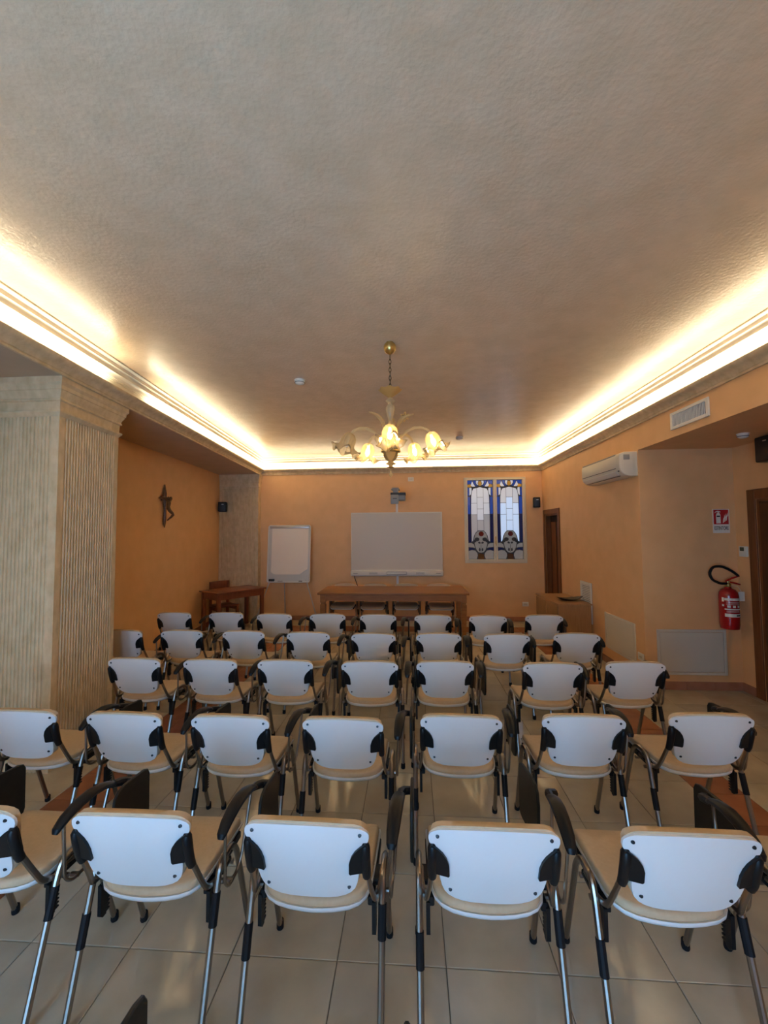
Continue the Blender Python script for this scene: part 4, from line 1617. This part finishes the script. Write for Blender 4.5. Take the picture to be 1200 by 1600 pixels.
def build_chair(name, label, arms=True):
    t = thing(name, label, 'chair')
    # backrest shell, cushion, screws, brackets
    zs = [z_ for z_, _ in SHELL_W]
    b_ = curved_slab(SHELL_W, zs, 0.010, 0.0)
    shell = finish('back_shell', b_, 'chair_white', t, ang=0.9)
    for (sx, sz) in ((-0.186, 0.763), (0.186, 0.763), (-0.142, 0.556), (0.142, 0.556)):
        b_ = B()
        M_ = Matrix.Translation((sx, back_y(sz) + wrap(sx), sz)) @ Matrix.Rotation(math.radians(90 - 16), 4, 'X') @ Matrix.Rotation(0, 4, 'Z')
        lathe(b_, [(0.0, 0.004), (0.0055, 0.003), (0.0065, 0.0), (0.0065, -0.004)], 10, M_)
        finish('screw', b_, 'screw_black', shell)
    zc = [z_ for z_, _ in CUSH_W]
    b_ = curved_slab(CUSH_W, zc, 0.034, 0.0095, crown=0.016)
    cu = finish('back_cushion', b_, 'chair_beige', t, ang=1.4)
    for s in (-1, 1):
        b_ = B()
        # plate filling the notch of the shell
        poly = [(0.146, 0.623), (0.150, 0.617), (0.206, 0.623), (0.213, 0.633), (0.215, 0.718), (0.210, 0.729), (0.202, 0.731), (0.186, 0.721), (0.168, 0.705), (0.156, 0.687), (0.148, 0.663)]

        def mp(off):
            return lambda p: (s * p[0], back_y(p[1]) + wrap(p[0]) + off, p[1])
        prism(b_, poly, mp(0.012), mp(-0.010))
        tube(b_, [(s * 0.203, back_y(z_) + wrap(0.203) + dy_, z_) for z_, dy_ in ((0.598, 0.004), (0.62, 0.0), (0.68, -0.001), (0.718, 0.0), (0.731, 0.006))],
             [0.015, 0.0165, 0.017, 0.0165, 0.010], n=10)
        finish('back_bracket', b_, 'black_plastic', t, ang=0.7)
        b_ = B()
        tube(b_, round_path([(s * 0.236, 0.00, 0.452), (s * 0.232, -0.10, 0.440), (s * 0.222, -0.150, 0.458), (s * 0.212, -0.180, 0.520), (s * 0.203, back_y(0.64) + wrap(0.203), 0.64),
                             (s * 0.203, back_y(0.70) + wrap(0.203), 0.70)], 0.045, 4), 0.0115, n=8, ry=0.0085, upv=(1, 0, 0))
        finish('back_support', b_, 'chrome', t)
        # side frame: front leg, bend under the seat, rear leg
        X = s * 0.247
        b_ = B()
        tube(b_, round_path([(X, 0.208, 0.012), (X, 0.062, 0.445), (X, 0.012, 0.500), (X, -0.085, 0.500), (X, -0.108, 0.455), (X, -0.236, 0.012)], 0.05, 4), 0.0125, n=10)
        fr_ = finish('leg_frame', b_, 'chrome', t)
        for yy, d_ in ((0.2105, 1), (-0.238, -1)):
            b_ = B()
            lathe(b_, [(0.0, 0.0), (0.0145, 0.0), (0.0165, 0.006), (0.0155, 0.036), (0.0, 0.036)], 10, Matrix.Translation((X, yy - d_ * 0.003, 0)))
            finish('foot', b_, 'rubber', fr_)
        # protective sleeve on the rear leg
        b_ = B()
        z0_, z1_ = (0.24, 0.34) if s < 0 else (0.32, 0.42)

        def leg_y(z_):
            return -0.108 - (0.455 - z_) * 0.128 / 0.443
        tube(b_, [(X, leg_y(z0_), z0_), (X, leg_y(z1_), z1_)], 0.0155, n=10)
        finish('leg_sleeve', b_, 'rubber', fr_)
        # black side rail under the seat and the linking comb
        b_ = B()
        box(b_, s * 0.204 - 0.012, s * 0.204 + 0.012, -0.115, 0.185, 0.402, 0.432, bev=0.004, seg=1)
        box(b_, min(s * 0.20, s * 0.245), max(s * 0.20, s * 0.245), -0.06, 0.02, 0.430, 0.452, bev=0.004, seg=1)
        finish('seat_rail', b_, 'black_plastic', t, smooth=False)
        b_ = B()
        prismpoly = [(-0.120, 0.42), (-0.120, 0.308), (-0.108, 0.296), (-0.090, 0.296)]
        for k_ in range(7):
            zt = 0.302 + k_ * 0.0145
            prismpoly += [(-0.090, zt), (-0.072, zt + 0.002), (-0.072, zt + 0.007), (-0.090, zt + 0.009)]
        prismpoly += [(-0.090, 0.42)]
        prism(b_, prismpoly, lambda p: (s * 0.222, p[0], p[1]), lambda p: (s * 0.208, p[0], p[1]))
        finish('link_comb', b_, 'black_plastic', t, smooth=False)
    # seat
    o1 = seat_outline(0.0)
    rings = []
    for (sc_, dz) in ((0.90, -0.040), (0.985, -0.034), (1.0, -0.024), (0.998, -0.008), (0.975, 0.0), (0.93, 0.003), (0.6, 0.0), (0.25, -0.004)):
        rings.append([(x, y, 0.468 + dz + seat_dish(x, y)) for x, y in scaled(o1, sc_)])
    finish('seat_cushion', loft(rings), 'chair_beige', t, ang=1.2)
    o2 = seat_outline(0.006)
    rings = []
    for (sc_, dz) in ((0.80, -0.044), (0.97, -0.041), (1.0, -0.033), (1.010, -0.025), (1.006, -0.019), (0.99, -0.021)):
        rings.append([(x, y, 0.466 + dz + seat_dish(x, y)) for x, y in scaled(o2, sc_)])
    finish('seat_shell', loft(rings), 'chair_white', t, ang=1.0)
    b_ = B()
    for yy in (-0.06, 0.03):
        tube(b_, [(-0.247, yy, 0.418 if yy > 0 else 0.412), (0.247, yy, 0.418 if yy > 0 else 0.412)], 0.010, n=8)
    finish('cross_tube', b_, 'chrome', t)
    if arms:
        b_ = B()
        tube(b_, [(0.284, -0.170, 0.648), (0.285, -0.164, 0.660), (0.288, -0.13, 0.682), (0.292, -0.07, 0.700), (0.296, -0.01, 0.705), (0.300, 0.04, 0.698), (0.303, 0.08, 0.685), (0.305, 0.105, 0.672), (0.306, 0.112, 0.664)],
             [0.012, 0.019, 0.024, 0.027, 0.028, 0.027, 0.024, 0.018, 0.010], n=12, ry=[0.007, 0.011, 0.014, 0.015, 0.015, 0.014, 0.013, 0.011, 0.007], upv=(0, 0, 1))
        finish('armrest', b_, 'black_plastic', t)
        b_ = B()
        tube(b_, round_path([(0.287, -0.135, 0.680), (0.276, -0.110, 0.44), (0.276, -0.075, 0.405), (0.276, 0.0, 0.405), (0.282, 0.03, 0.44), (0.302, 0.085, 0.690)], 0.03, 4), 0.0065, n=8)
        tube(b_, [(0.247, -0.045, 0.405), (0.280, -0.045, 0.405)], 0.009, n=8)
        finish('arm_support', b_, 'chrome', t)
        b_ = B()
        tube(b_, [(0.304, 0.095, 0.674), (0.308, 0.130, 0.664), (0.316, 0.165, 0.650), (0.350, 0.185, 0.640)], [0.014, 0.018, 0.018, 0.016], n=8)
        finish('tablet_hinge', b_, 'black_plastic', t)
        b_ = B()
        poly = [(0.042, 0.465), (0.036, 0.59), (0.046, 0.640), (0.070, 0.664), (0.11, 0.672), (0.235, 0.662), (0.262, 0.652), (0.274, 0.630), (0.276, 0.440), (0.268, 0.420), (0.245, 0.410), (0.10, 0.412), (0.062, 0.428)]
        prism(b_, poly, lambda p: (0.346, p[0], p[1]), lambda p: (0.360, p[0], p[1]))
        es_ = [e for e in b_.edges if abs(e.verts[0].co.x - e.verts[1].co.x) < 1e-6]
        bmesh.ops.bevel(b_, geom=es_, offset=0.0035, segments=1, profile=0.5, affect='EDGES')
        finish('writing_tablet', b_, 'tablet_black', t, ang=0.5)
    return t


GROUP_A = 'white tablet-arm chairs set out in rows'
ORD = ['first', 'second', 'third', 'fourth', 'fifth', 'sixth', 'seventh', 'eighth']
ROWS = {
    'A': ('in the nearest full row', [(-2.27, 1.69), (-1.635, 1.69), (-1.00, 1.695), (-0.365, 1.689), (0.262, 1.697), (0.897, 1.706), (1.567, 1.71)]),
    'B': ('in the second row', [(-2.20, 2.47), (-1.580, 2.462), (-0.984, 2.460), (-0.369, 2.460), (0.258, 2.521), (0.903, 2.553), (1.578, 2.600)]),
    'C': ('in the third row', [(-2.191, 3.413), (-1.570, 3.407), (-0.982, 3.415), (-0.331, 3.412), (0.243, 3.436), (1.037, 3.425), (1.650, 3.480)]),
    'D': ('in the fourth row', [(-2.95, 4.31), (-2.337, 4.325), (-1.687, 4.321), (-1.020, 4.292), (-0.373, 4.265), (0.255, 4.287), (0.895, 4.285), (1.567, 4.333)]),
    'E': ('in the farthest row', [(-2.952, 5.226), (-2.297, 5.244), (-1.666, 5.183), (-1.018, 5.201), (-0.400, 5.180), (0.247, 5.161), (0.881, 5.143), (1.531, 5.198)]),
}
proto = None
chairs = {}
for row, (where, spots) in ROWS.items():
    for i, (cx, cy_) in enumerate(spots):
        lab = 'white chair with black writing tablet, %s from the left %s' % (ORD[i], where)
        jit = random.uniform(-0.02, 0.02)
        if proto is None:
            proto = build_chair('tablet_chair', lab)
            proto['group'] = GROUP_A
            proto.location = (cx, cy_, 0)
            proto.rotation_euler = (0, 0, jit)
            c = proto
        else:
            c = dup(proto, lab, (cx, cy_, 0), jit, GROUP_A)
        chairs[(row, i)] = c
for i, (cx, cy_) in enumerate([(-1.02, 0.755), (-0.375, 0.74)]):
    lab = ['white chair at the bottom edge with only its dark tablet showing, left one', 'white chair at the bottom edge, its armrest tip showing mid-picture'][i]
    chairs[('Z', i)] = dup(proto, lab, (cx, cy_, 0), 0.0, GROUP_A)
# one tablet in the nearest row is swung forward and inward
c = chairs[('A', 4)]
tab = child_named(c, 'writing_tablet')
tab.location = (-0.085, 0.075, 0.02)
tab.rotation_euler = (0, 0, math.radians(4))

head = None
for i, cx in enumerate((-1.26, -0.70, -0.10, 0.51)):
    lab = 'white chair behind the long head table, %s from the left' % ORD[i]
    if head is None:
        head = build_chair('panel_chair', lab, arms=False)
        head['group'] = 'chairs behind the head table'
        head.location = (cx, 7.56 + 0.02, 0)
        head.rotation_euler = (0, 0, math.pi)
    else:
        dup(head, lab, (cx, 7.56 + random.uniform(-0.02, 0.03), 0), math.pi + random.uniform(-0.05, 0.05), 'chairs behind the head table')
